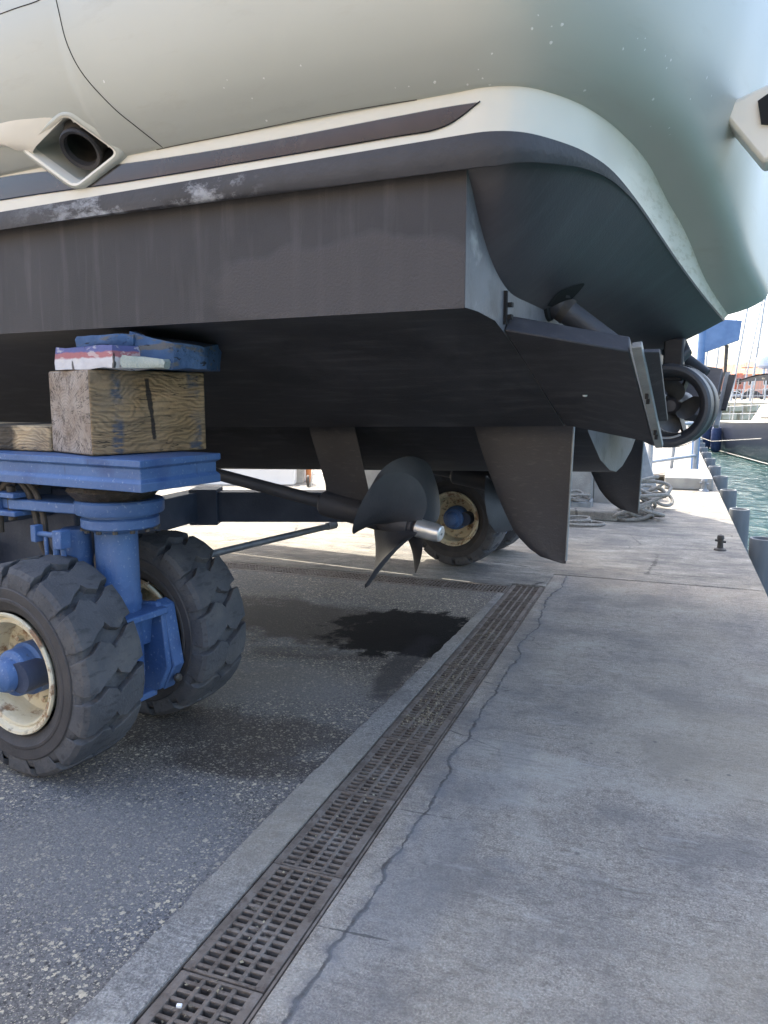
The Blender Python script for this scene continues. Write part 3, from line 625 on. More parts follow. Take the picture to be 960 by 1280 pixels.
# white boot band
HOLE = [((PY(u, v, YO.y - d_) - YO).x, PY(u, v, YO.y - d_).z) for u, v, d_ in ((32, 186, .09), (83, 143, .12), (148, 190, .08), (95, 232, .068))]
def cut(mb, k=1.0):
    cx = sum(p[0] for p in HOLE) / 4; cz = sum(p[1] for p in HOLE) / 4; P_ = [(cx + (x - cx) * k, cz + (z - cz) * k) for x, z in HOLE]
    def inside(v):
        if v[1] > 1: return False
        sg = [(P_[(i + 1) % 4][0] - P_[i][0]) * (v[2] - P_[i][1]) - (P_[(i + 1) % 4][1] - P_[i][1]) * (v[0] - P_[i][0]) for i in range(4)]
        return all(q < 0 for q in sg) or all(q > 0 for q in sg)
    keep = [(f, m_) for f, m_ in zip(mb.f, mb.mi) if not inside([sum(mb.v[i][c] for i in f) / len(f) for c in range(3)])]
    mb.f = [k_[0] for k_ in keep]; mb.mi = [k_[1] for k_ in keep]; return mb
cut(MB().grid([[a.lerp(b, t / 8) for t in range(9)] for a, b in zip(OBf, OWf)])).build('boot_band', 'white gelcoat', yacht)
# glossy dark stripe laid proud of the band on each side
up = [(-12, 2.40), (-6, 2.40), (-3, 2.387), (-2.0, 2.380), (-1.34, 2.340), (-.785, 2.322), (-.242, 2.319), (-.05, 2.318), (.066, 2.314)]
lo = [(-12, 2.31), (-6, 2.31), (-3, 2.297), (-2.0, 2.291), (-1.34, 2.274), (-.785, 2.266), (-.242, 2.261), (-.08, 2.263), (.066, 2.313)]
up, lo = cr(up, 30), cr(lo, 30)
for sgn in (0, 1):
    r = []
    for (x, zu), (x2, zl) in zip(up, lo):
        yb = ny(x, -.0685)
        col = [Vector((x, yb + .004, zl + rise(x))), Vector((x, yb, zl + .003 + rise(x))), Vector((x, yb, zu - .003 + rise(x))), Vector((x, yb + .004, zu + rise(x)))]
        col = [col[0]] + [col[1].lerp(col[2], q / 6) for q in range(7)] + [col[3]]
        r.append(col if not sgn else [Vector((p.x, 2 * YC - p.y, p.z)) for p in col])
    cut(MB().grid(r)).build('gloss_stripe', 'gloss stripe', yacht)
# topsides
SP = [(0, 0), (.012, .002), (.026, .010), (.065, .04), (.12, .095), (.17, .17), (.205, .26), (.23, .37), (.245, .52), (.245, .74), (.225, 1.0)]
AP = [(0, 0), (.022, .004), (.06, .012), (.12, .03), (.165, .065), (.20, .14), (.24, .27), (.28, .44), (.31, .64), (.325, .85), (.33, 1.1)]
CPR = [(0, 0), (.022, .004), (.06, .012), (.12, .028), (.178, .055), (.188, .14), (.193, .27), (.20, .44), (.20, .64), (.19, .85), (.18, 1.1)]
rows = []
for i in range(K):
    a = aftness(i); a = a * a * (3 - 2 * a); p = OWf[i]; r = []
    hh = 3.42 - p.z
    cb = min(1, max(0, (min(p.y, 2 * YC - p.y) - 1.1) / 1.0)); cb = cb * cb * (3 - 2 * cb)
    for (s1, z1), (s2, z2), (s3, z3) in zip(SP, AP, CPR):
        s2 = s2 + (s3 - s2) * cb
        dn = s1 + (s2 - s1) * a; dz = (z1 * hh / 1.0) * (1 - a) + (z2 * hh / 1.15) * a
        q = p + NR[i] * dn; q.y = YC - (YC - q.y) * 1.0; r.append(q + Vector((0, 0, dz)))
    rows.append(r)
def densify(r):
    out = []
    for k in range(len(r) - 1):
        m_ = 4 if k < 7 else 2
        out += [tuple(Vector(q) for q in [Vector(v)])[0] for v in cr([tuple(r[max(k - 1, 0)]), tuple(r[k]), tuple(r[k + 1]), tuple(r[min(k + 2, len(r) - 1)])], m_)[m_:2 * m_]] if 0 < k < len(r) - 2 else [r[k].lerp(r[k + 1], q / m_) for q in range(m_)]
    return out + [r[-1]]
rows = [densify(r) for r in rows]
TS = MB().grid(rows)
bvh = BVHTree.FromPolygons([Vector(v) + YO for v in TS.v], TS.f)
def on_hull(px, py):
    r = ray(px, py).normalized(); hit = bvh.ray_cast(CP, r); return (hit[0] - YO, hit[1]) if hit[0] else (None, None)
HOLE = [((on_hull(u, v)[0].x, on_hull(u, v)[0].z) if on_hull(u, v)[0] is not None else h) for (u, v), h in zip(((32, 186), (83, 143), (148, 190), (95, 232)), HOLE)]
tops = cut(MB().grid(rows)).build('topsides', 'hull paint', yacht, sharp=70)
bvh = BVHTree.FromPolygons([Vector(v) + YO for v in TS.v], TS.f)
def on_hull(px, py):
    r = ray(px, py).normalized(); hit = bvh.ray_cast(CP, r); return (hit[0] - YO, hit[1]) if hit[0] else (None, None)
# deck and superstructure
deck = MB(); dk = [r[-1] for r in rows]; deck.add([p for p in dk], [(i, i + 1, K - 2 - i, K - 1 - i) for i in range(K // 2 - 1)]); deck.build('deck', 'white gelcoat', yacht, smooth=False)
def cabin(x0, x1, y0, z0, z1, slope, name):
    b4 = [(x1, y0, z0), (x1, 2 * YC - y0, z0), (x0, 2 * YC - y0 - .4, z0), (x0, y0 + .4, z0)]
    t4 = [(x1 - slope * .3, y0 + .2, z1), (x1 - slope * .3, 2 * YC - y0 - .2, z1), (x0 + slope, 2 * YC - y0 - .6, z1), (x0 + slope, y0 + .6, z1)]
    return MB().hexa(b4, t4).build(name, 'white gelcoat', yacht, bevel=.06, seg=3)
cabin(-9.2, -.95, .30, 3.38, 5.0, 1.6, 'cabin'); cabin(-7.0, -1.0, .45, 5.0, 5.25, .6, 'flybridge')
for sg in (0, 1):
    for k in range(4):
        x = -2.0 - k * 1.45; y = .385 + (abs(x) * .045); f = MB().box((x, y if not sg else 2 * YC - y, 4.25), (1.2, .06, .55)).build('cabin_window', 'glass dark', yacht, bevel=.02)
# dark port in the underside where the tab actuator comes out
ub = BVHTree.FromPolygons([Vector(v) + YO for v in UND.v], UND.f); ring = []
for (u, v) in cr([(684, 382), (697, 366), (712, 359), (730, 354), (726, 362), (712, 376), (698, 384), (684, 382)], 3)[:-1]:
    h = ub.ray_cast(CP, ray(u, v).normalized())
    if h[0]: ring.append(h[0] - YO - ray(u, v).normalized() * .004)
if len(ring) > 5: MB().add(ring, [tuple(range(len(ring)))]).build('actuator_port', 'dark hole', yacht, smooth=False)
# panel seam: thin dark sealant line
def ribbon(pxs, wd, name, m, lift=.0015, closed=False):
    pts = []
    for (u, v) in cr(pxs, 8):
        h, nn = on_hull(u, v)
        if h is None: continue
        if nn.dot(ray(u, v)) > 0: nn = -nn
        pts.append((h, nn))
    rows = []
    for i, (h, nn) in enumerate(pts):
        t = (pts[min(i + 1, len(pts) - 1)][0] - pts[max(i - 1, 0)][0]).normalized(); s = t.cross(nn).normalized()
        rows.append([h + s * wd * q + nn * l for q, l in ((-1, -.001), (-.55, lift), (.55, lift), (1, -.001))])
    return MB().grid(rows).build(name, m, yacht)
ribbon([(68, -12), (73, 12), (84, 55), (104, 93), (140, 133), (170, 158), (203, 184)], .0022, 'panel_seam', 'dark hole')
ribbon([(-6, 20), (18, 11), (45, 2), (60, -6)], .0022, 'panel_seam', 'dark hole')
ribbon([(150, 200), (205, 185), (300, 166), (400, 145), (480, 131), (560, 119), (620, 112)], .0022, 'panel_seam', 'hose')
# salt blisters / chips on the paint
sp = MB(); rr = random.Random(4)
spots = [(690, 33), (702, 31), (688, 53), (666, 36), (672, 19), (616, 67), (599, 87), (544, 103), (604, 98), (511, 108), (796, 48), (807, 48), (779, 61), (806, 62), (831, 70), (839, 75), (731, 113), (862, 124), (816, 124), (884, 97), (284, 100), (316, 123), (280, 110), (333, 151), (330, 98), (129, 102), (833, 85), (375, 82), (494, 110), (813, 158), (836, 160), (838, 168), (585, 106), (612, 106), (890, 120), (912, 100)]
for (u, v) in spots:
    h, nn = on_hull(u + rr.uniform(-1, 1), v)
    if h is None: continue
    if nn.dot(ray(u, v)) > 0: nn = -nn
    s_ = rr.uniform(.0022, .0055); a = nn.orthogonal().normalized(); b = nn.cross(a)
    ring = [h + (a * math.cos(q) * rr.uniform(.6, 1.2) + b * math.sin(q) * rr.uniform(.6, 1.2)) * s_ for q in (2 * PI * k / 7 for k in range(7))]
    sp.add(ring + [h + nn * s_ * .4], [(k, (k + 1) % 7, 7) for k in range(7)])
o = sp.build('paint_blisters', 'white paint', yacht); o['kind'] = 'stuff'
# exhaust port in a diamond surround on the port side
cen = Vector((0, 0, 0)); cs = []
for (u, v) in ((32, 186), (83, 143), (148, 190), (95, 232)):
    h, nn = on_hull(u, v); cs.append(h if h is not None else PY(u, v, YO.y - .085) - YO)
cen = sum(cs, Vector()) / 4; fn_ = (cs[1] - cs[3]).cross(cs[2] - cs[0]).normalized()
if fn_.y > 0: fn_ = -fn_
def rnd_poly(c4, r):
    out = []
    for i in range(4):
        a, b, c = c4[i - 1], c4[i], c4[(i + 1) % 4]
        for k in range(6):
            t = k / 5; p = (b + (a - b) * r) * (1 - t) ** 2 + b * 2 * t * (1 - t) + (b + (c - b) * r) * t * t; out.append(p)
    return out
def scaled(k, lift, r): return [cen + (p - cen) * k + fn_ * lift for p in rnd_poly(cs, r)]
surr = MB().grid([scaled(1.36, -.030, .28), scaled(1.24, -.002, .22), scaled(1.15, .006, .18), scaled(1.06, .009, .15), scaled(1.0, .005, .13), scaled(.96, -.03, .12), scaled(.86, -.17, .12)], True)
sr = surr.build('exhaust_surround', 'hull paint', yacht, sharp=60)
MB().grid([scaled(1.065, .0102, .15), scaled(.99, .0065, .13), scaled(.952, -.03, .12)], True).build('surround_lip', 'cream gelcoat', sr)
bk = scaled(.90, -.165, .12); MB().add(bk, [tuple(range(len(bk)))]).build('exhaust_recess', 'dark hole', sr, smooth=False)
ex = cen + Vector((.025, 0, .020)); q = fn_.to_track_quat('Z', 'Y').to_matrix().to_4x4()
el = MB().tube(cr([tuple(ex - fn_ * .18 + Vector((-.05, 0, .09))), tuple(ex - fn_ * .12 + Vector((-.03, 0, .05))), tuple(ex - fn_ * .05 + Vector((.0, 0, .0))), tuple(ex - fn_ * .012 + Vector((.012, 0, -.022)))], 5), [.085] * 8 + [.082, .08, .078, .076, .072, .070, .068, .066], 24, cap=False)
el.build('exhaust_elbow', 'hose', sr)
q = (fn_ + Vector((.15, 0, -.5))).normalized().to_track_quat('Z', 'Y').to_matrix().to_4x4()
ring = MB().lathe([(.058, -.02), (.062, .0), (.074, .006), (.079, -.004), (.076, -.02)], 28, 'Z'); ring.v = [tuple(q @ Vector(v) + ex - fn_ * .010 + Vector((.014, 0, -.026))) for v in ring.v]; ring.build('exhaust_pipe', 'antifouling side', sr)
# raised fairing running forward of the port
fa = [(-60, 168), (0, 150), (34, 141), (70, 135), (84, 142)]; fb = [(-60, 196), (0, 184), (20, 189), (36, 192), (44, 194)]
rows = []
for (a, b) in zip(cr(fa, 5), cr(fb, 5)):
    A, na = on_hull(*a); B, nb = on_hull(*b)
    if A is None or B is None: continue
    k = len(rows) / 15.0; rows.append([A + (B - A) * t + Vector((0, -1, 0)) * d for t, d in ((0, -.004), (.15, .002), (.35, .008), (.6, .015), (.82, .021), (.95, .018), (1, -.012))])
if len(rows) > 2: MB().grid(rows).build('fairing', 'cream gelcoat', yacht)  # cream colour paints in a sunlit reflection; the part itself is hull paint
# boarding ladder housing on the stern
lh = MB().prism([(.60, 2.47), (.735, 2.295), (.83, 2.35), (.97, 2.42), (.97, 2.63), (.62, 2.52)], .88, 1.02, lambda u, v, d: (u, d, v)).build('ladder_housing', 'cream gelcoat', yacht, bevel=.015)
MB().prism([(.705, 2.50), (.72, 2.425), (.765, 2.415), (.93, 2.50), (.945, 2.60), (.80, 2.555)], .867, .89, lambda u, v, d: (u, d, v)).build('housing_opening', 'dark hole', lh, smooth=False)
MB().cyl((.765, .862, 2.43), (.775, .862, 2.53), .009, seg=12).build('housing_bracket', 'steel grey', lh)

# trim tabs
def tab(mir):
    f = (lambda x, y, z: (x, y, z)) if not mir else (lambda x, y, z: (x, 2 * YC - y, z))
    n_ = Vector((0, .45, .89))
    h0, h1 = Vector((.002, .345, 1.725)), Vector((.002, 1.15, 1.378)); a0, a1 = Vector((.385, .53, 1.652)), Vector((.385, 1.10, 1.312))
    up_ = Vector((0, .022, .052))
    r = yacht
    mb = MB(); V = [h0, h1, a1, a0]; T = [h0 + Vector((.0, .045, .055)), h1 + up_, a1 + up_, a0 + Vector((-.01, .04, .055))]
    mb.hexa([f(*v) for v in V], [f(*v) for v in T]); t = mb.build('trim_tab', 'antifouling', r, bevel=.006)
    fl = MB(); e0, e1 = a0 + Vector((.006, -.01, .012)), a1 + Vector((.006, .01, -.02)); w_ = Vector((.034, -.004, .003)); u2 = Vector((0, .012, .02))
    fl.hexa([f(*v) for v in (e0, e1, e1 + w_ * .9, e0 + w_)], [f(*v) for v in (e0 + u2, e1 + u2, e1 + u2 + w_ * .9, e0 + u2 + w_)]); fl.build('end_flange', 'flange grey', t, bevel=.003)
    for k in (.42, .47, .80, .85):
        c = e0.lerp(e1, k) + w_ * .5 + Vector((0, -.004, -.006)); MB().box(f(*(c)), (.011, .012, .020)).build('slot', 'dark hole', t)
    pl = MB(); b0, b1 = a0 + Vector((.035, .04, .0)), a0.lerp(a1, .72) + Vector((.035, .04, .0)); pv = Vector((.05, .03, .0))
    pl.hexa([f(*v) for v in (b0, b1, b1 + pv * .6, b0 + pv)], [f(*(v + Vector((0, .012, .012)))) for v in (b0, b1, b1 + pv * .6, b0 + pv)]); pl.build('rear_plate', 'antifouling', t, bevel=.002)
    bt = MB(); c = (h0 + a1) / 2 + Vector((.0, -.02, -.0)); bt.lathe([(.001, 0), (.010, 0), (.008, -.006), (.001, -.007)], 12, 'Z', f(*(c + Vector((0, .012, -.010))))); bt.build('bolt', 'zinc', t)
    br = MB().box(f(.006, .345, 1.80), (.012, .012, .11)).box(f(.016, .36, 1.77), (.02, .02, .015)).box(f(.016, .36, 1.81), (.02, .02, .015)); br.build('hinge_bracket', 'dark hole', t)
    ac = MB().tube([f(-.02, .86, 1.90), f(.03, .87, 1.862), f(.06, .88, 1.84), f(.30, .92, 1.655)], [.058, .058, .047, .045], 20); a = ac.build('tab_actuator', 'prop black', r)
    MB().cyl(f(.045, .877, 1.853), f(.075, .884, 1.83), .052, seg=20).build('gland_ring', 'hose', a)
    MB().lathe([(.001, -.01), (.075, -.01), (.07, .004), (.05, .012)], 20, 'X', f(.008, .86, 1.87)).build('actuator_flange', 'dark hole', a)
for mir in (False, True): tab(mir)

# stern thruster
th = MB().lathe([(.200, -.18), (.212, -.168), (.215, -.14), (.214, .20), (.208, .30), (.19, .31), (.158, .30), (.150, .20), (.150, -.08), (.158, -.14), (.172, -.172), (.186, -.183)], 56, 'Y', closed=True).build('stern_thruster', 'prop black', yacht, loc=(.295, 2.16, 1.455))
MB().lathe([(.219, -.03), (.222, -.02), (.222, .02), (.219, .03)], 56, 'Y').build('clamp_band', 'antifouling', th)
MB().lathe([(.001, -.06), (.03, -.055), (.045, -.03), (.05, .03), (.055, .10), (.075, .16), (.08, .34), (.04, .40), (.001, .41)], 24, 'Y').build('hub', 'prop black', th)
for k in range(5): MB().box((.11 * math.cos(k * 1.2566), .20, .11 * math.sin(k * 1.2566)), (.10, .16, .012), M=Matrix.Rotation(-k * 1.2566, 3, 'Y')).build('stator_fin', 'antifouling', th)
MB().box((0, 0, .24), (.10, .08, .22)).build('mount', 'antifouling', th, bevel=.01)
for z in (.10, -.08): MB().box((-.24, 0, z), (.14, .10, .055)).build('mount', 'antifouling', th, bevel=.01)
MB().tube([(-.02, -.02, .19), (.05, .03, .28), (.0, .1, .36)], .035, 12).build('strut', 'prop black', th)
MB().tube([Vector((.163 * math.cos(a), -.17, .163 * math.sin(a))) for a in [math.radians(d) for d in range(235, 305, 7)]], .006, 8).build('sacrificial_strip', 'zinc', th)
def blade_mesh(R0, R1, chord, P_, thick, skew, rake, n=12, k=10, fat=.8):
    def pt(u, s, side):
        r = R0 + (R1 - R0) * u; c = chord * (.52 + .48 * math.sin(PI * min(1, .08 + u * .78))) * max(.06, 1 - max(0, (u - .50) / .50) ** 2.6) ** .5
        be = math.atan2(P_, 2 * PI * r); ph = skew * u * u + s * c * math.cos(be) / r; ax = s * c * math.sin(be) - rake * u
        th_ = thick * (1 - u * .75) * (1 - (2 * s) ** 2) * side
        ph += th_ * math.sin(be) / r; ax2 = ax - th_ * math.cos(be)
        return Vector((ax2, r * math.sin(ph), r * math.cos(ph)))
    mb = MB(); A = []; 
    for side in (-1, 1): A.append([[pt(i / n, -.5 + j / k, side) for j in range(k + 1)] for i in range(n + 1)])
    for a in A: mb.grid(a)
    ed = lambda a: a[0][::-1] if False else a
    edges = lambda a: [r[0] for r in a] + a[-1][1:] + [r[-1] for r in a[::-1]][1:]
    mb.grid([edges(A[0]), edges(A[1])]); return mb
bl = None
for i in range(4):
    if bl is None: bl = blade_mesh(.045, .146, .14, .35, .006, .5, 0).build('blade', 'blade grey', th); bl.rotation_euler = (0, .3, PI / 2)
    else: b2 = link_copy(bl, th); b2.rotation_euler = (0, .3 + i * PI / 2, PI / 2)
for o in [o for o in C.objects if o.parent == th and o.name.startswith('blade')]:
    k = int(o.name.split('.')[-1]) if '.' in o.name else 0
    o.rotation_euler = (Matrix.Rotation(.3 + k * PI / 2, 4, 'Y') @ Matrix.Rotation(PI / 2, 4, 'Z')).to_euler()

# rudders, struts, shafts, propellers
PRX, PRZ, SHA = -.93, .845, math.radians(9.2)   # hub position and shaft rise
def gear(mir):
    Y = 1.36 if not mir else 2 * YC - 1.36
    prof = [(-.012, 1.52), (-.52, 1.52), (-.506, 1.358), (-.42, 1.13), (-.355, .98), (-.296, .868), (-.24, .80), (-.17, .745), (-.10, .722), (-.030, .714), (-.020, .76), (-.016, 1.1)]
    rd = MB(); k = len(prof); L_, R_ = [], []
    def th_(x): return .004 + .019 * max(0, 1 - abs((x + .30) / .30)) ** .7
    # build as grid of horizontal slices
    rows = []
    for i in range(15):
        z = .716 + (1.52 - .716) * (i / 14) ** 1.35
        le = None
        for a, b in zip(prof[1:9], prof[2:10]):
            if a[1] >= z >= b[1] and a[1] != b[1]: le = a[0] + (b[0] - a[0]) * (a[1] - z) / (a[1] - b[1]); break
        if le is None: le = -.1
        te = -.012 - .016 * (1.52 - z) / .8; c = te - le; row = []
        for s_ in [0, .03, .1, .25, .45, .7, .9, 1]: row.append(Vector((le + c * s_, Y - (.003 + .02 * math.sin(PI * min(1, s_ * 1.25 + .02) ** .7) * (1 - s_ * .5)) * min(1, c * 4 + .2), z)))
        for s_ in [1, .9, .7, .45, .25, .1, .03]: row.append(Vector((le + c * s_, Y + (.003 + .02 * math.sin(PI * min(1, s_ * 1.25 + .02) ** .7) * (1 - s_ * .5)) * min(1, c * 4 + .2), z)))
        rows.append(row)
    rd.grid(rows, True); m_ = len(rows[0]); rd.f += [tuple(range(m_))]; rd.mi += [0]
    r = rd.build('rudder', 'rudder paint', yacht, sharp=40)
    MB().tube([(-.0275, Y, .73), (-.0105, Y, 1.45)], .0055, 8).build('trailing_edge', 'flange grey', r)
    # propeller assembly
    sh = MB(); d = Vector((-math.cos(SHA), 0, math.sin(SHA))); hub = Vector((PRX, Y, PRZ))
    shaft = MB().cyl(hub, hub + d * 3.1, .036, seg=18).build('shaft', 'prop black', yacht)
    b0 = hub + d * .10; MB().tube([b0, b0 + d * .02, b0 + d * .36, b0 + d * .38], [.062, .070, .072, .055], 24).build('shaft_bearing', 'prop black', shaft)
    # strut, swept plate
    z1 = 1.47; top0, top1 = -1.50, -1.20; zc = b0.z + .04
    st_ = MB(); rows = []
    for i in range(9):
        u = i / 8; le = -1.53 + (-1.33 + 1.53) * u; te = -1.225 + (-1.075 + 1.225) * u; z = z1 + (zc - .02 - z1) * u; row = []
        if u > .8: le -= (u - .8) * .25
        for s_ in (0, .1, .35, .7, 1): row.append(Vector((le + (te - le) * s_, Y - (.002 + .017 * math.sin(PI * min(1, s_ + .03))), z)))
        for s_ in (1, .7, .35, .1): row.append(Vector((le + (te - le) * s_, Y + (.002 + .017 * math.sin(PI * min(1, s_ + .03))), z)))
        rows.append(row)
    st_.grid(rows, True).build('shaft_strut', 'rudder paint', yacht)
    pe = bpy.data.objects.new('propeller', None); C.objects.link(pe); pe.parent = yacht; pe.location = hub; pe.rotation_euler = (0, SHA, 0)
    hb = MB().lathe([(.001, -.10), (.058, -.10), (.066, -.08), (.066, .03), (.055, .075), (.001, .078)], 28, 'X').build('hub', 'prop black', pe)
    MB().lathe([(.040, .075), (.046, .08), (.046, .095), (.028, .10), (.028, .125)], 20, 'X').build('lock_nut', 'prop black', pe)
    MB().lathe([(.040, .115), (.050, .12), (.048, .22), (.042, .252), (.034, .258), (.009, .258), (.009, .24), (.001, .24)], 28, 'X').build('shaft_anode', 'zinc', pe)
    bm_ = blade_mesh(.05, .395, .46, 1.05, .024, .25 if not mir else .25, .0, 16, 12)
    if mir: bm_.v = [(v[0], -v[1], v[2]) for v in bm_.v]
    first = None
    for i in range(4):
        a = math.radians(PH + 90 * i) * (1 if not mir else -1)
        if first is None: first = bm_.build('blade', 'prop black', pe); b = first
        else: b = link_copy(first, pe)
        b.rotation_euler = (a, 0, 0)
PH = 63
for mir in (False, True): gear(mir)

# ================================================================ BOAT MOVER
mover = thing('boat_mover', 'blue steel boat mover on big lugged tyres carrying the yacht', 'boat trailer', (-2.5, 2.24, 0))
MO = Vector((-2.5, 2.24, 0))
R_, HW, TR = .431, .155, .437
def make_wheel():
    wh = bpy.data.objects.new('wheel', None); C.objects.link(wh); wh.parent = mover
    base = [(.243, -.125), (.262, -.150), (.30, -.158), (.345, -.160), (.372, -.155), (.385, -.148), (.402, -.125), (.408, -.06), (.409, 0), (.408, .06), (.402, .125), (.385, .148), (.372, .155), (.345, .160), (.30, .158), (.262, .150), (.243, .125)]
    ty = MB().lathe(base, 96, 'Y'); nl = 15
    for side in (-1, 1):
        for i in range(nl):
            off = (i + (.5 if side > 0 else 0)) * 2 * PI / nl; hw = PI / nl * .87
            # stations from shoulder to centre: (axial, radius, theta shift, half width)
            stn = [(.158, .352, .00, hw * .70), (.162, .372, .00, hw * .80), (.155, .412, .00, hw * .92), (.140, .430, .01, hw * .95), (.10, .4365, .03, hw * .97), (.055, .438, .11, hw * .97), (.012 , .438, .12, hw * .72), (-.012, .438, .12, hw * .25)]
            rows = []
            for (a, r, sh_, h) in stn:
                row = []
                rb = r - (.034 if a < .15 else .02)
                for th_, rr_ in ((-h, rb), (-h * .985, r - .003), (-h * .95, r), (0, r + .001), (h * .95, r), (h * .985, r - .003), (h, rb)):
                    q = off + (sh_ * side) + th_; row.append(Vector((rr_ * math.cos(q), a * side * -1, rr_ * math.sin(q))))
                rows.append(row)
            # close ends
            ty.grid(rows); o_ = len(ty.v) - 7 * len(stn); ty.f += [tuple(range(o_, o_ + 7)), tuple(range(len(ty.v) - 7, len(ty.v)))]; ty.mi += [0, 0]
    tyre = ty.build('tyre', 'tyre rubber', wh, sharp=24)
    sw = MB()
    for sd_ in (-1, 1): sw.lathe([(.352, .1615 * sd_), (.348, .1655 * sd_), (.335, .166 * sd_), (.31, .1635 * sd_), (.306, .1665 * sd_), (.296, .1665 * sd_), (.292, .162 * sd_), (.262, .154 * sd_), (.246, .135 * sd_)], 96, 'Y')
    sw.build('sidewall', 'sidewall rubber', wh)
    rim = MB().lathe([(.246, -.150), (.250, -.160), (.246, -.168), (.236, -.166), (.230, -.150), (.222, -.146), (.216, -.150), (.208, -.148), (.200, -.13), (.196, -.06), (.190, -.03), (.12, -.012), (.105, -.02), (.09, -.02), (.001, -.02)], 72, 'Y').build('rim', 'cream rim', wh, sharp=30)
    MB().lathe([(.246, .150), (.250, .160), (.246, .168), (.236, .166), (.228, .15), (.20, .13), (.19, .0), (.186, -.02)], 72, 'Y').build('rim', 'cream rim', wh)
    hc = MB().lathe([(.108, -.02), (.108, -.085), (.100, -.092), (.096, -.098), (.094, -.15), (.088, -.160), (.070, -.165), (.068, -.19), (.058, -.212), (.036, -.226), (.001, -.230)], 40, 'Y').build('hub_cap', 'blue paint', wh, sharp=28)
    nb = None
    for i in range(10):
        q = 2 * PI * i / 10; c = (.145 * math.cos(q), -.03, .145 * math.sin(q))
        if nb is None: nb = MB().lathe([(.013, .02), (.013, -.012), (.001, -.014)], 6, 'Y').build('wheel_nut', 'cream rim', wh); b = nb
        else: b = link_copy(nb, wh)
        b.location = c
    return wh
w0 = make_wheel()
def place_wheel(wobj, x, y, flip, spin):
    wobj.location = Vector((x, y, R_)) - MO; wobj.scale = (.985, .94, .985)
    wobj.rotation_euler = (Matrix.Rotation(PI if flip else 0, 4, 'Z') @ Matrix.Rotation(spin, 4, 'Y')).to_euler()
specs = [(-2.65, 1.98, False, .1), (-2.67, 2.64, True, .3), (-2.68, 6.36, False, .7), (-2.68, 7.05, True, .0)]
place_wheel(w0, *specs[0])
for s_ in specs[1:]: place_wheel(copy_tree(w0, mover), *s_)
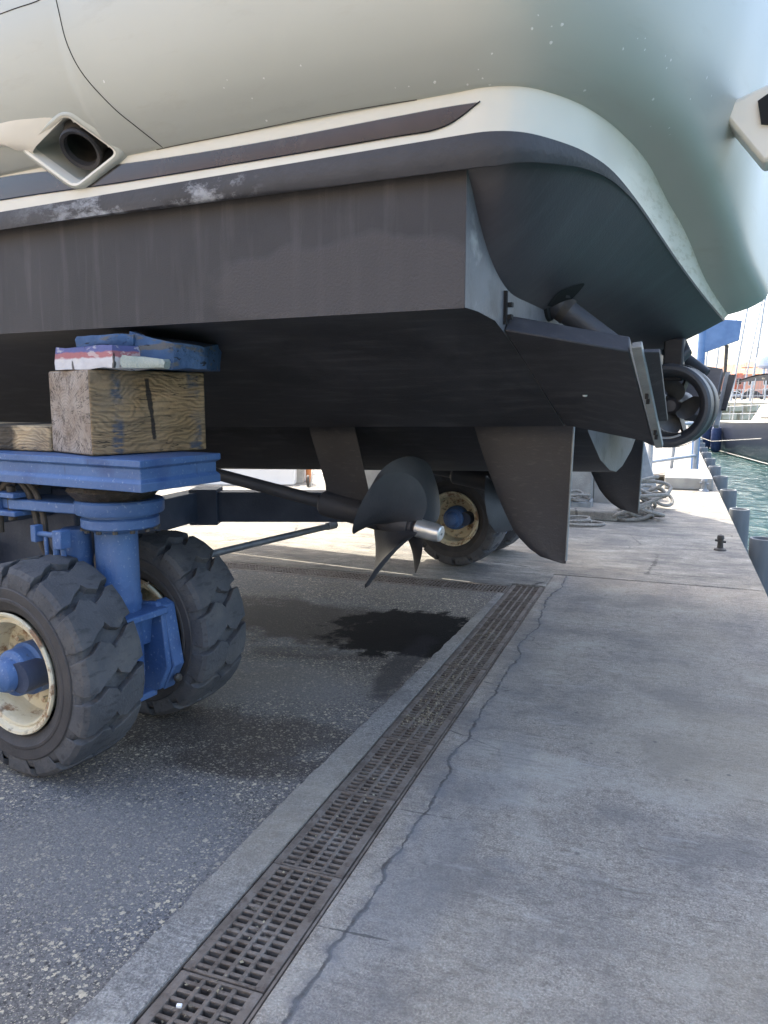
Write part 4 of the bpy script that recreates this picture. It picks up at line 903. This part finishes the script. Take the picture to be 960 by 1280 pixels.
# leg assemblies
def mpart(mb, name, m, par=None, **k):
    mb.v = [tuple(Vector(v) - MO) for v in mb.v]; return mb.build(name, m, par or mover, **k)
for Yc in (2.27, 6.70):
    X = -2.52
    col = mpart(MB().lathe([(.001, .30), (.088, .30), (.090, .32), (.088, .62), (.092, .63), (.092, .66), (.088, .67), (.088, .94), (.098, .95), (.098, .975), (.001, .975)], 36, 'Z', (X, Yc, 0)), 'swivel_column', 'blue paint')
    dsk = mpart(MB().lathe([(.001, .965), (.150, .965), (.158, .972), (.158, 1.005), (.150, 1.012), (.145, 1.014), (.145, 1.022), (.175, 1.026), (.18, 1.034), (.18, 1.075), (.172, 1.083), (.001, 1.083)], 56, 'Z', (X + .03, Yc, 0)), 'slewing_ring', 'blue paint')
    for k in range(14):
        mpart(MB().lathe([(.011, -.012), (.011, 0), (.001, 0)], 6, 'Z', (X + .03 + .150 * math.cos(k * .4488), Yc + .150 * math.sin(k * .4488), .966)), 'ring_bolt', 'grease', dsk)
    mpart(MB().lathe([(.001, 1.082), (.155, 1.082), (.19, 1.12), (.17, 1.15), (.001, 1.15)], 40, 'Z', (X, Yc, 0)), 'grease_seal', 'grease', dsk)
    # steering lug and ram
    lug = MB().prism([(-.02, -.09), (-.42, -.13), (-.50, -.11), (-.50, .05), (-.40, .07), (-.02, .10)], 1.028, 1.072, lambda u, v, d: (X + u, Yc - .06 + v, d)); lg = mpart(lug, 'steering_lug', 'blue paint', bevel=.006)
    fork = MB().box((X - .43, Yc - .16, 1.09), (.13, .10, .022)).box((X - .43, Yc - .16, 1.012), (.13, .10, .022)).box((X - .50, Yc - .16, 1.05), (.022, .10, .095)); mpart(fork, 'ram_fork', 'blue paint', lg, bevel=.004)
    mpart(MB().cyl((X - .43, Yc - .17, .98), (X - .43, Yc - .17, 1.125), .018, seg=14), 'pin', 'grease', lg)
    mpart(MB().cyl((X - .51, Yc - .16, 1.05), (X - .98, Yc - .20, 1.05), .025, seg=16), 'ram_rod', 'steel grey')
    mpart(MB().cyl((X - .80, Yc - .185, 1.05), (X - 1.6, Yc - .25, 1.05), .05, seg=16), 'steering_ram', 'blue chassis')
    # small lock cylinders left of the column
    lk = MB().cyl((X - .17, Yc - .06, .66), (X - .17, Yc - .06, .95), .062, seg=20); l2 = mpart(lk, 'lift_cylinder', 'blue paint')
    v = MB().cyl((X - .25, Yc - .19, .94), (X - .10, Yc - .19, .94), .012, seg=10).cyl((X - .14, Yc - .19, .96), (X - .14, Yc - .19, .84), .014, seg=10).cyl((X - .14, Yc - .19, .84), (X - .14, Yc - .19, .78), .022, .02, seg=12).box((X - .14, Yc - .19, .80), (.06, .035, .05)).cyl((X - .20, Yc - .19, .93), (X - .20, Yc - .19, .85), .009, seg=8).box((X - .255, Yc - .19, .94), (.03, .04, .07)).box((X - .09, Yc - .20, .93), (.045, .05, .075)).cyl((X - .105, Yc - .185, .90), (X - .095, Yc - .185, .74), .012, seg=10)
    mpart(v, 'valve_block', 'blue paint', l2, bevel=.003)
    for dx in (0, .05):
        mpart(MB().tube(cr([(X - .47 + dx, Yc - .12, 1.13), (X - .42 + dx, Yc - .15, 1.16), (X - .36 + dx, Yc - .14, 1.10), (X - .345 + dx, Yc - .12, .98), (X - .33 + dx * .6, Yc - .11, .86), (X - .28 + dx * .4, Yc - .08, .78)], 5), .013, 8), 'hydraulic_hose', 'hose')
    mpart(MB().tube(cr([(X - .62, Yc - .1, .9), (X - .60, Yc - .1, 1.08), (X - .52, Yc - .08, 1.14), (X - .38, Yc - .06, 1.12)], 5), .015, 8), 'hydraulic_hose', 'hose')
    # axle and yoke bracket between the two tyres
    ax = mpart(MB().cyl((X - .06, Yc - .46, R_), (X - .06, Yc + .46, R_), .06, seg=20), 'axle', 'blue chassis')
    yk = MB()
    for yy in (Yc + .12, Yc - .14):
        yk.prism([(-.10, .60), (.10, .62), (.13, .57), (.155, .33), (.10, .22), (-.02, .18), (-.20, .26), (-.24, .45), (-.18, .56)], yy - .014, yy + .014, lambda u, v, d: (X + u, d, v))
    yk.box((X + .05, Yc, .585), (.20, .26, .03)).box((X + .06, Yc, .50), (.02, .24, .14), M=Matrix.Rotation(.15, 3, 'Y')).box((X - .02, Yc, .20), (.18, .25, .03))
    yo = mpart(yk, 'axle_yoke', 'blue paint', bevel=.006)
    mpart(MB().prism([(.07, .62), (.12, .60), (.165, .33), (.10, .21), (.06, .24), (.12, .34)], Yc + .134, Yc + .20, lambda u, v, d: (X + u, d, v)), 'yoke_rib', 'blue paint', yo, bevel=.005)
    mpart(MB().lathe([(.001, 0), (.020, 0), (.020, .012), (.012, .02), (.001, .02)], 14, 'X', (X + .155, Yc + .16, .27)), 'bolt', 'grease', yo)
    # bolster beam: flanged box running forward
    y0, y1 = Yc - .215, Yc + .205
    bl_ = MB(); prof = [(-.0, 1.150), (.012, 1.150), (.012, 1.183), (.0, 1.196), (.0, 1.236), (.014, 1.244), (.014, 1.270)]
    rows = []
    for (o_, z) in prof: rows.append([Vector((-2.14 + o_ - (0 if z > 1.16 else 0), y0 - o_, z)), Vector((-2.14 + o_, y1 + o_, z)), Vector((-5.6, y1 + o_, z)), Vector((-5.6, y0 - o_, z))])
    bl_.grid(rows, True); k4 = len(bl_.v); bl_.f += [(0, 1, 2, 3), (k4 - 4, k4 - 3, k4 - 2, k4 - 1)]; bl_.mi += [0, 0]
    mpart(bl_, 'bolster', 'blue paint', bevel=.003)
    # long side beam and dark web
    if Yc < 4:
        mpart(MB().box((-4.4, Yc + .42, .80), (2.4, .14, .48)), 'side_beam', 'blue chassis', bevel=.01)
        mpart(MB().box((-3.6, Yc + .1, 1.0), (.5, .5, .2)), 'beam_bracket', 'blue chassis', bevel=.01)
# cross members under the hull
def beam(p0, p1, wd, h0, h1, name, m='blue chassis', par=None):
    p0, p1 = Vector(p0), Vector(p1); d = (p1 - p0).normalized(); s = Vector((-d.y, d.x, 0)) * wd / 2
    b = [p0 - s, p1 - s, p1 + s, p0 + s]; mb = MB().hexa([Vector((v.x, v.y, v.z + h0)) for v in b], [Vector((v.x, v.y, v.z + h1)) for v in b]); return mpart(mb, name, m, par, bevel=.008)
J = Vector((-4.25, 4.85, 0))
beam((-3.9, 2.4, 0), J + Vector((-.15, .1, 0)), .16, .50, .74, 'cross_arm')
beam(J, (-2.80, 5.62, 0), .18, .49, .735, 'cross_beam'); beam((-2.90, 5.60, 0), (-3.2, 6.7, 0), .18, .49, .735, 'cross_beam')
cb = beam(J + Vector((-.14, -.08, 0)), J + Vector((.06, .03, 0)), .26, .47, .76, 'cross_beam_joint')
mpart(MB().tube([G(262, 693, .40), G(418, 656, .42)], [.026, .026], 14), 'tie_rod', 'steel grey')
e = G(418, 656, .42); d_ = (e - G(262, 693, .40)).normalized(); mpart(MB().cyl(e - d_ * .10, e + d_ * .01, .033, seg=14), 'rod_end', 'steel grey')

# timbers and packing
TZ = 1.272
th_ = math.radians(15)
t = thing('timber_block', 'big weathered square timber with blue paint bands standing on the blue bolster', 'timber block', (-2.531, 2.386, TZ + .168), math.radians(75))
mb = MB(); L2, W2, H2 = .262, .178, .166
mb.box((0, 0, 0), (L2 * 2, W2 * 2, H2 * 2)); ob = mb.build('beam', ['timber', 'end grain'], t, bevel=.008)
for p in ob.data.polygons:
    if abs(p.normal.x) > .9: p.material_index = 1
# gaping splits in the near faces
t2 = thing('timber_block', 'pale split timber with a charred knot lying on the bolster at the left edge', 'timber block', (-3.14, 2.30, TZ + .055), math.radians(3))
MB().box((0, 0, 0), (.72, .30, .108)).build('beam', 'pale timber', t2, bevel=.008)
def wedge_board(name, label, m, pts_b, h, z0, warp=.006, seed=1):
    poly_ = pts_b; mb = MB(); rings = []
    for k, zz in enumerate((0, .3, .7, 1)):
        ins = .006 if k in (0, 3) else 0
        c = Vector((sum(p[0] for p in poly_) / len(poly_), sum(p[1] for p in poly_) / len(poly_), 0)); r = []
        for i in range(len(poly_)):
            a, b = Vector((*poly_[i], 0)), Vector((*poly_[(i + 1) % len(poly_)], 0))
            for s_ in range(5):
                p = a.lerp(b, s_ / 5); p = p + (c - p).normalized() * ins; nz = noise.noise(Vector((p.x * 14, p.y * 14, seed + zz * 2)))
                hh = h(p.x, p.y) if callable(h) else h
                r.append(Vector((p.x + nz * warp, p.y + nz * warp, z0 + hh * zz + nz * warp)))
        rings.append(r)
    o0 = c.copy(); allz = z0 + (h if not callable(h) else h(o0.x, o0.y)) / 2; o0.z = allz
    rings = [[v - o0 for v in r] for r in rings]
    mb.grid(rings, True); k = len(rings[0]); mb.f += [tuple(range(k)), tuple(range(len(mb.v) - k, len(mb.v)))]; mb.mi += [0, 0]
    return tag(mb.build(name, m, loc=o0, sharp=50), label, 'plank')
ZT = TZ + .334
wedge_board('packing_plank', 'short plank end with worn red, white and blue paint on top of the timber', 'striped plank', [(-2.655, 2.12), (-2.29, 2.09), (-2.26, 2.25), (-2.60, 2.31)], .085, ZT + .002, .009)
wedge_board('packing_plank', 'weathered dark blue tapered board sticking out between the timber and the hull', 'blue plank', [(-2.31, 2.19), (-2.14, 2.25), (-2.09, 2.38), (-2.20, 2.60), (-2.5, 2.50)], lambda x, y: .142 - .27 * max(0, x + 2.31), ZT + .004, .012, 5)
wedge_board('packing_plank', 'thin blue board lying on the striped plank under the hull', 'blue plank', [(-2.56, 2.15), (-2.34, 2.14), (-2.28, 2.19), (-2.35, 2.42), (-2.56, 2.36)], .04, ZT + .092, .007, 9)
wedge_board('packing_plank', 'thin pale green offcut poking out beside the striped plank', 'chip plank', [(-2.262, 2.10), (-2.14, 2.20), (-2.16, 2.27), (-2.235, 2.22)], lambda x, y: .055 - .12 * max(0, x + 2.33), ZT + .003, .006, 13)

# ================================================================ under-hull background
t = thing('concrete_barrier', 'low white painted barrier far behind under the yacht keel', 'barrier', G(300, 604), math.radians(28))
MB().prism([(-.3, 0), (.3, 0), (.22, .12), (.12, .52), (-.12, .52), (-.22, .12)], -1.8, 1.0, lambda u, v, d: (d, u, v)).build('barrier', 'white paint', t, bevel=.02)
t = thing('concrete_barrier', 'grey concrete barrier seen under the keel right of the white one', 'barrier', G(350, 602), math.radians(28))
MB().prism([(-.3, 0), (.3, 0), (.22, .12), (.12, .62), (-.12, .62), (-.22, .12)], -.35, .45, lambda u, v, d: (d, u, v)).build('barrier', 'old concrete', t, bevel=.02)
t = thing('marker_post', 'short orange post under the keel behind the shaft', 'post', G(386, 603)); MB().cyl((0, 0, 0), (0, 0, .7), .05, seg=12).build('post', 'orange paint', t); MB().cyl((0, 0, .35), (0, 0, .45), .052, seg=12).build('band', 'white paint', t)
t = thing('hand_trolley', 'small white framed trolley leaning under the keel beside the strut', 'trolley', G(400, 608), math.radians(30))
for x in (-.16, .16): MB().cyl((x, 0, 0), (x + .12, .2, .7), .02, seg=8).build('upright', 'white paint', t)
for k in (.2, .45, .65): MB().cyl((-.16 + .12 * k / .7, .2 * k / .7, k), (.16 + .12 * k / .7, .2 * k / .7, k), .014, seg=8).build('rung', 'white paint', t)
for x in (-.2, .2): MB().lathe([(.001, -.02), (.09, -.02), (.1, 0), (.09, .02), (.001, .02)], 16, 'X', (x, -.02, .1)).build('wheel', 'hose', t)

# ================================================================ HARBOUR BEYOND
# dark moored yacht on the right
M1, M2 = G(888, 562, -1.3), G(960, 582, -1.3); mt = (M2 - M1).normalized(); MRZ = math.atan2(mt.x, -mt.y)
MR = Matrix.Rotation(MRZ, 3, 'Z'); MO2 = M1 - MR @ Vector((-2.45, 9.8, 0)); mzp = lambda x, y, z: MO2 + MR @ Vector((x, y, z))
mz = thing('moored_yacht', 'navy hulled motor yacht with cream deck moored on the far right', 'yacht', MO2, MRZ)
rows = []
Lh = 22.0
for i in range(15):
    u = i / 14; y = 11 - Lh * u   # far end is the stern
    hw = 2.6 * (1 - max(0, (u - .55) / .45) ** 2.2 * .97); sh = 1.52 + .75 * u ** 1.6; fl = .25 * u
    rows.append([Vector((sx * (hw * a + fl * b), y + (b * .5 * (u > .9)), z)) for sx, a, b, z in ((-1, 1, 1, sh), (-1, 1.0, .6, sh * .6), (-1, .97, .15, .25), (-1, .93, 0, 0), (-1, .5, 0, -.5), (1, .5, 0, -.5), (1, .93, 0, 0), (1, .97, .15, .25), (1, 1.0, .6, sh * .6), (1, 1, 1, sh))])
hb = MB().grid(rows); hb.f.append(tuple(range(10))); hb.mi.append(0); hb.build('hull', 'navy hull', mz, sharp=50)
MB().grid([[r[0] + Vector((.02, 0, 0)), r[0] + Vector((-.03, 0, .0)), r[0] + Vector((-.03, 0, .07)), r[0] + Vector((.02, 0, .08))] for r in rows]).build('cap_rail', 'cream gelcoat', mz)
MB().grid([[r[0] + Vector((0, 0, .02)), r[-1] + Vector((0, 0, .02))] for r in rows]).build('deck', 'weathered teak', mz)
MB().grid([[r[2] + Vector((-.012, 0, -.17)), r[2] + Vector((-.014, 0, -.13))] for r in rows]).build('waterline_stripe', 'cream gelcoat', mz)
MB().hexa([(-1.9, 5, 1.6), (1.9, 5, 1.6), (1.9, -7, 2.0), (-1.9, -7, 2.0)], [(-1.6, 4.4, 2.45), (1.6, 4.4, 2.45), (1.4, -4.5, 2.6), (-1.4, -4.5, 2.6)]).build('cabin', 'weathered teak', mz, bevel=.08)
for k in range(4):
    MB().hexa([(-1.87, 3.6 - k * 2.2, 1.90), (-1.87, 1.9 - k * 2.2, 1.95), (-1.75, 1.9 - k * 2.2, 1.95), (-1.75, 3.6 - k * 2.2, 1.90)], [(-1.74, 3.5 - k * 2.2, 2.25), (-1.74, 2.0 - k * 2.2, 2.3), (-1.65, 2.0 - k * 2.2, 2.3), (-1.65, 3.5 - k * 2.2, 2.25)]).build('window', 'glass dark', mz)
rows = [[Vector((x, 9.5 - 10.0 * v, 3.72 + .28 * math.sin(PI * v) - .05 * x * x)) for x in (-1.5, -.8, 0, .8, 1.5)] for v in [i / 8 for i in range(9)]]
bi = MB().grid(rows); bi.grid([[p - Vector((0, 0, .06)) for p in r] for r in rows]).build('bimini', 'canopy', mz)
for y in (9.2, 6.2, 3.0, -.2):
    for x in (-1.45, 1.45): MB().cyl((x * 1.1, y, 1.6), (x, y - .2, 3.7), .03, seg=8).build('bimini_pole', 'mast alu', mz)
for k in range(9):
    y = 10.4 - k * 2.3; u = (11 - y) / 22; sh = 1.52 + .75 * u ** 1.6; x = -(2.6 * (1 - max(0, (u - .55) / .45) ** 2.2 * .97) + .25 * u) + .08
    MB().cyl((x, y, sh), (x, y, sh + .75), .022, seg=8).build('stanchion', 'mast alu', mz)
for hgt in (.4, .75):
    pts = [];
    for k in range(12):
        y = 10.4 - k * 1.7; u = (11 - y) / 22; pts.append(Vector((-(2.6 * (1 - max(0, (u - .55) / .45) ** 2.2 * .97) + .25 * u) + .08, y, 1.52 + .75 * u ** 1.6 + hgt)))
    MB().tube(pts, .014, 6).build('guard_wire', 'wire', mz)
dm = MB().lathe([(.001, .42), (.20, .38), (.36, .22), (.40, 0), (.36, -.2), (.2, -.33), (.001, -.34)], 20, 'Z', (-.6, 7.8, 4.55)).build('radar_dome', 'white paint', mz); MB().cyl((-.6, 7.8, 3.7), (-.6, 7.8, 4.25), .07, seg=10).build('dome_post', 'white paint', mz)
# fenders hang on it
def fender(pos, label):
    t = thing('boat_fender', label, 'fender', pos, 0, 'navy fenders hanging on the moored yacht')
    MB().lathe([(.001, -.68), (.12, -.66), (.22, -.55), (.25, -.40), (.25, .40), (.22, .55), (.10, .66), (.05, .70), (.001, .72)], 24, 'Z').build('cover', 'navy canvas', t)
    MB().cyl((0, 0, .7), (.05, 0, 1.35), .015, seg=6).build('lanyard', 'rope', t)
fender(mzp(-2.88, 8.9, .75), 'left navy fender at the stern corner of the moored yacht')
fender(mzp(-2.90, 6.8, .72), 'right navy fender hanging on the side of the moored yacht')
o = MB().tube([mzp(-3.2, 11, .75), mzp(-3.18, 6.5, .62), mzp(-3.3, -2, 1.2)], .02, 6).build('mooring_line', 'rope'); tag(o, 'thin pale mooring line stretched along the navy hull', 'rope')

# far sailing yachts with tall masts
def sailboat(px, dist, top, lean, label, stays=True, hullc='white paint', boom=True):
    d = ray(px, 500); d.z = 0; d.normalize(); P0 = d * dist; P0.z = -1.3
    side = Vector((d.y, -d.x, 0)); t = thing('sailing_yacht', label, 'sailboat', P0, math.atan2(side.y, side.x), 'sailing yachts moored across the harbour')
    rows = []
    for i in range(9):
        u = i / 8; x = -5 + 10 * u; hw = 1.5 * math.sin(PI * min(1, .25 + u * .72)) ** .7 + .05; sh = 1.0 + .3 * abs(u - .4)
        rows.append([Vector((x, -hw, sh)), Vector((x, -hw * .9, .3)), Vector((x, 0, -.3)), Vector((x, hw * .9, .3)), Vector((x, hw, sh))])
    MB().grid(rows, True).build('hull', hullc, t)
    MB().hexa([(-2.5, -.9, 1.1), (2, -.7, 1.1), (2, .7, 1.1), (-2.5, .9, 1.1)], [(-2.3, -.7, 1.5), (1.4, -.5, 1.45), (1.4, .5, 1.45), (-2.3, .7, 1.5)]).build('cabin', 'white paint', t, bevel=.05)
    H_ = top; tp = Vector((lean * H_, 0, H_)); m_ = MB().tube([(0, 0, 1.2), tp], [.11, .075], 10).build('mast', 'mast alu', t)
    for k in (.42, .70): MB().cyl(tp * k + Vector((-.9, 0, 0)), tp * k + Vector((.9, 0, 0)), .03, seg=6).build('spreader', 'mast alu', m_)
    MB().tube([tp, (4.9, 0, 1.2)], .022, 5).build('forestay', 'wire', t); MB().tube([tp, (-4.9, 0, 1.2)], .022, 5).build('backstay', 'wire', t)
    for sg in (-1, 1): MB().tube([tp * .98, tp * .70 + Vector((sg * .9, 0, 0)), tp * .42 + Vector((sg * .9, 0, 0)), (sg * .7, sg * 1.2, 1.1)], .018, 5).build('shroud', 'wire', t)
    if boom: MB().cyl((0, 0, 2.2), (-3.8, 0, 2.3), .09, seg=8).build('boom', 'navy canvas', t)
sailboat(912, 92, 19, .10, 'sailing yacht with the tallest mast rising above the canopy', True)
sailboat(936, 84, 18, .07, 'sailing yacht whose mast stands at the right of the harbour view', True)
sailboat(890, 98, 14, .05, 'sailing yacht with a shorter mast just right of the blue post', True)
sailboat(955, 100, 20, .02, 'sailing yacht with a straight mast at the right picture edge', True)
sailboat(878, 104, 16, .03, 'sailing yacht partly hidden by the blue post', True, 'navy hull')
sailboat(925, 110, 15, .12, 'sailing yacht farthest off with a leaning mast between two taller ones', True)

# terracotta waterfront houses
wm = {}
def house(px, dist, wd, ht, dp, wallmat, label, floors=2, hip=True):
    d = ray(px, 500); d.z = 0; d.normalize(); P0 = d * dist; side = Vector((d.y, -d.x, 0)); P0.z = 1.1
    t = thing('waterfront_house', label, 'house', P0, math.atan2(side.y, side.x), None)
    MB().box((0, dp / 2, ht / 2), (wd, dp, ht)).build('wall', wallmat, t, smooth=False)
    MB().hexa([(-wd / 2 - .4, -.4, ht), (wd / 2 + .4, -.4, ht), (wd / 2 + .4, dp + .4, ht), (-wd / 2 - .4, dp + .4, ht)], [(-wd / 2 + 1.5, dp / 2 - .1, ht + 1.6), (wd / 2 - 1.5, dp / 2 - .1, ht + 1.6), (wd / 2 - 1.5, dp / 2 + .1, ht + 1.6), (-wd / 2 + 1.5, dp / 2 + .1, ht + 1.6)]).build('roof', 'roof tile', t, smooth=False)
    nw = max(2, int(wd / 2.6))
    for fl_ in range(floors):
        z = 1.5 + fl_ * (ht - .8) / floors
        for k in range(nw):
            x = -wd / 2 + wd * (k + .5) / nw
            if 'w' not in wm:
                f = MB().box((0, 0, 0), (1.25, .10, 1.6)).build('window', 'white paint', t, smooth=False); p = MB().box((0, -.06, 0), (1.0, .06, 1.35)).build('pane', 'glass dark', f, smooth=False); wm['w'] = (f, p)
            else: f = link_copy(wm['w'][0], t); link_copy(wm['w'][1], f)
            f.location = (x, -.03, z)
house(880, 205, 8, 6.2, 9, 'wall peach', 'peach coloured waterfront house at the left of the row, behind the ring')
house(897, 198, 7, 5.6, 9, 'wall terracotta', 'orange red house in the waterfront row beside the dome')
house(922, 200, 9, 5.9, 9, 'wall rose', 'rose pink house in the middle of the waterfront row')
house(947, 204, 7, 7.4, 9, 'wall terracotta', 'tallest terracotta house at the right of the waterfront row', 3)
house(966, 190, 12, 5.4, 9, 'wall rose', 'low rose house cut by the right picture edge')
house(932, 238, 14, 8.0, 9, 'wall peach', 'peach house standing on the rise behind the row')
house(906, 232, 15, 6.8, 9, 'wall rose', 'pink house half hidden behind the waterfront row')
house(960, 240, 16, 8.6, 9, 'wall terracotta', 'orange red house rising highest at the back right of the row')
house(868, 220, 10, 5.6, 9, 'wall rose', 'small rose house at the far left end of the row')
def car(px, dist, label, m):
    d = ray(px, 500); d.z = 0; d.normalize(); P0 = d * dist; side = Vector((d.y, -d.x, 0)); P0.z = 1.12
    t = thing('parked_car', label, 'car', P0, math.atan2(side.y, side.x), 'cars parked on the far quay')
    MB().prism([(-2.1, .3), (2.1, .3), (2.15, .75), (1.2, .92), (.6, 1.42), (-1.1, 1.45), (-1.9, .95), (-2.15, .85)], -.85, .85, lambda u, v, d: (u, d, v)).build('body', m, t, bevel=.08)
    MB().prism([(1.1, .95), (.58, 1.34), (-1.05, 1.36), (-1.6, .97)], -.87, .87, lambda u, v, d: (u, d, v)).build('window', 'glass dark', t)
    for x in (-1.3, 1.35):
        for y in (-.8, .8): MB().lathe([(.001, -.1), (.33, -.1), (.33, .1), (.001, .1)], 14, 'Y', (x, y, .33)).build('wheel', 'hose', t)
car(908, 150, 'dark grey car parked on the far quay below the pink house', 'steel grey'); car(917, 152, 'white car parked on the far quay right of the dark one', 'white paint')
car(941, 148, 'dark blue car parked on the far quay under the tallest house', 'navy hull')
# far quay apron
struct(MB().box((30, 108, .9), (150, 80, .4)).build('far_quay', 'yard concrete', smooth=False, loc=(QO.x, QO.y, 0), rot=(0, 0, QROT)))
rl = thing('quay_railing', 'white railing along the edge of the far stone quay', 'railing', Q(-2, 64.5, 1.1), QROT)
for k in range(18): MB().cyl((k * 1.2, 0, 0), (k * 1.2, 0, .95), .022, seg=6).build('baluster', 'mast alu', rl)
for z in (.5, .95): MB().cyl((0, 0, z), (20.4, 0, z), .018, seg=6).build('rail', 'mast alu', rl)
# hidden trees on the hill
def tree(px, dist, h, seed, label):
    rnd = random.Random(seed); d = ray(px, 500); d.z = 0; d.normalize(); P0 = d * dist; P0.z = 2.2
    t = thing('tree', label, 'tree', P0); MB().tube([(0, 0, -.6), (.1, 0, h * .35), (.0, .1, h * .7)], [.3, .22, .1], 8).build('trunk', 'deck wood', t)
    mb = MB()
    for k in range(420):
        v = Vector((rnd.gauss(0, 1), rnd.gauss(0, 1), rnd.gauss(0, 1))).normalized() * rnd.random() ** .4; c = Vector((v.x * h * .35, v.y * h * .35, h * .68 + v.z * h * .32)); a = Vector((rnd.gauss(0, 1), rnd.gauss(0, 1), rnd.gauss(0, 1))).normalized() * .35; b = a.orthogonal().normalized() * .3
        mb.add([c - a, c + b, c + a, c - b], [(0, 1, 2, 3)])
    mb.build('crown', 'green leaf', t, smooth=False)
tree(902, 228, 7, 1, 'small tree between the houses above the dome'); tree(951, 226, 8, 2, 'tree rising behind the tallest terracotta house')
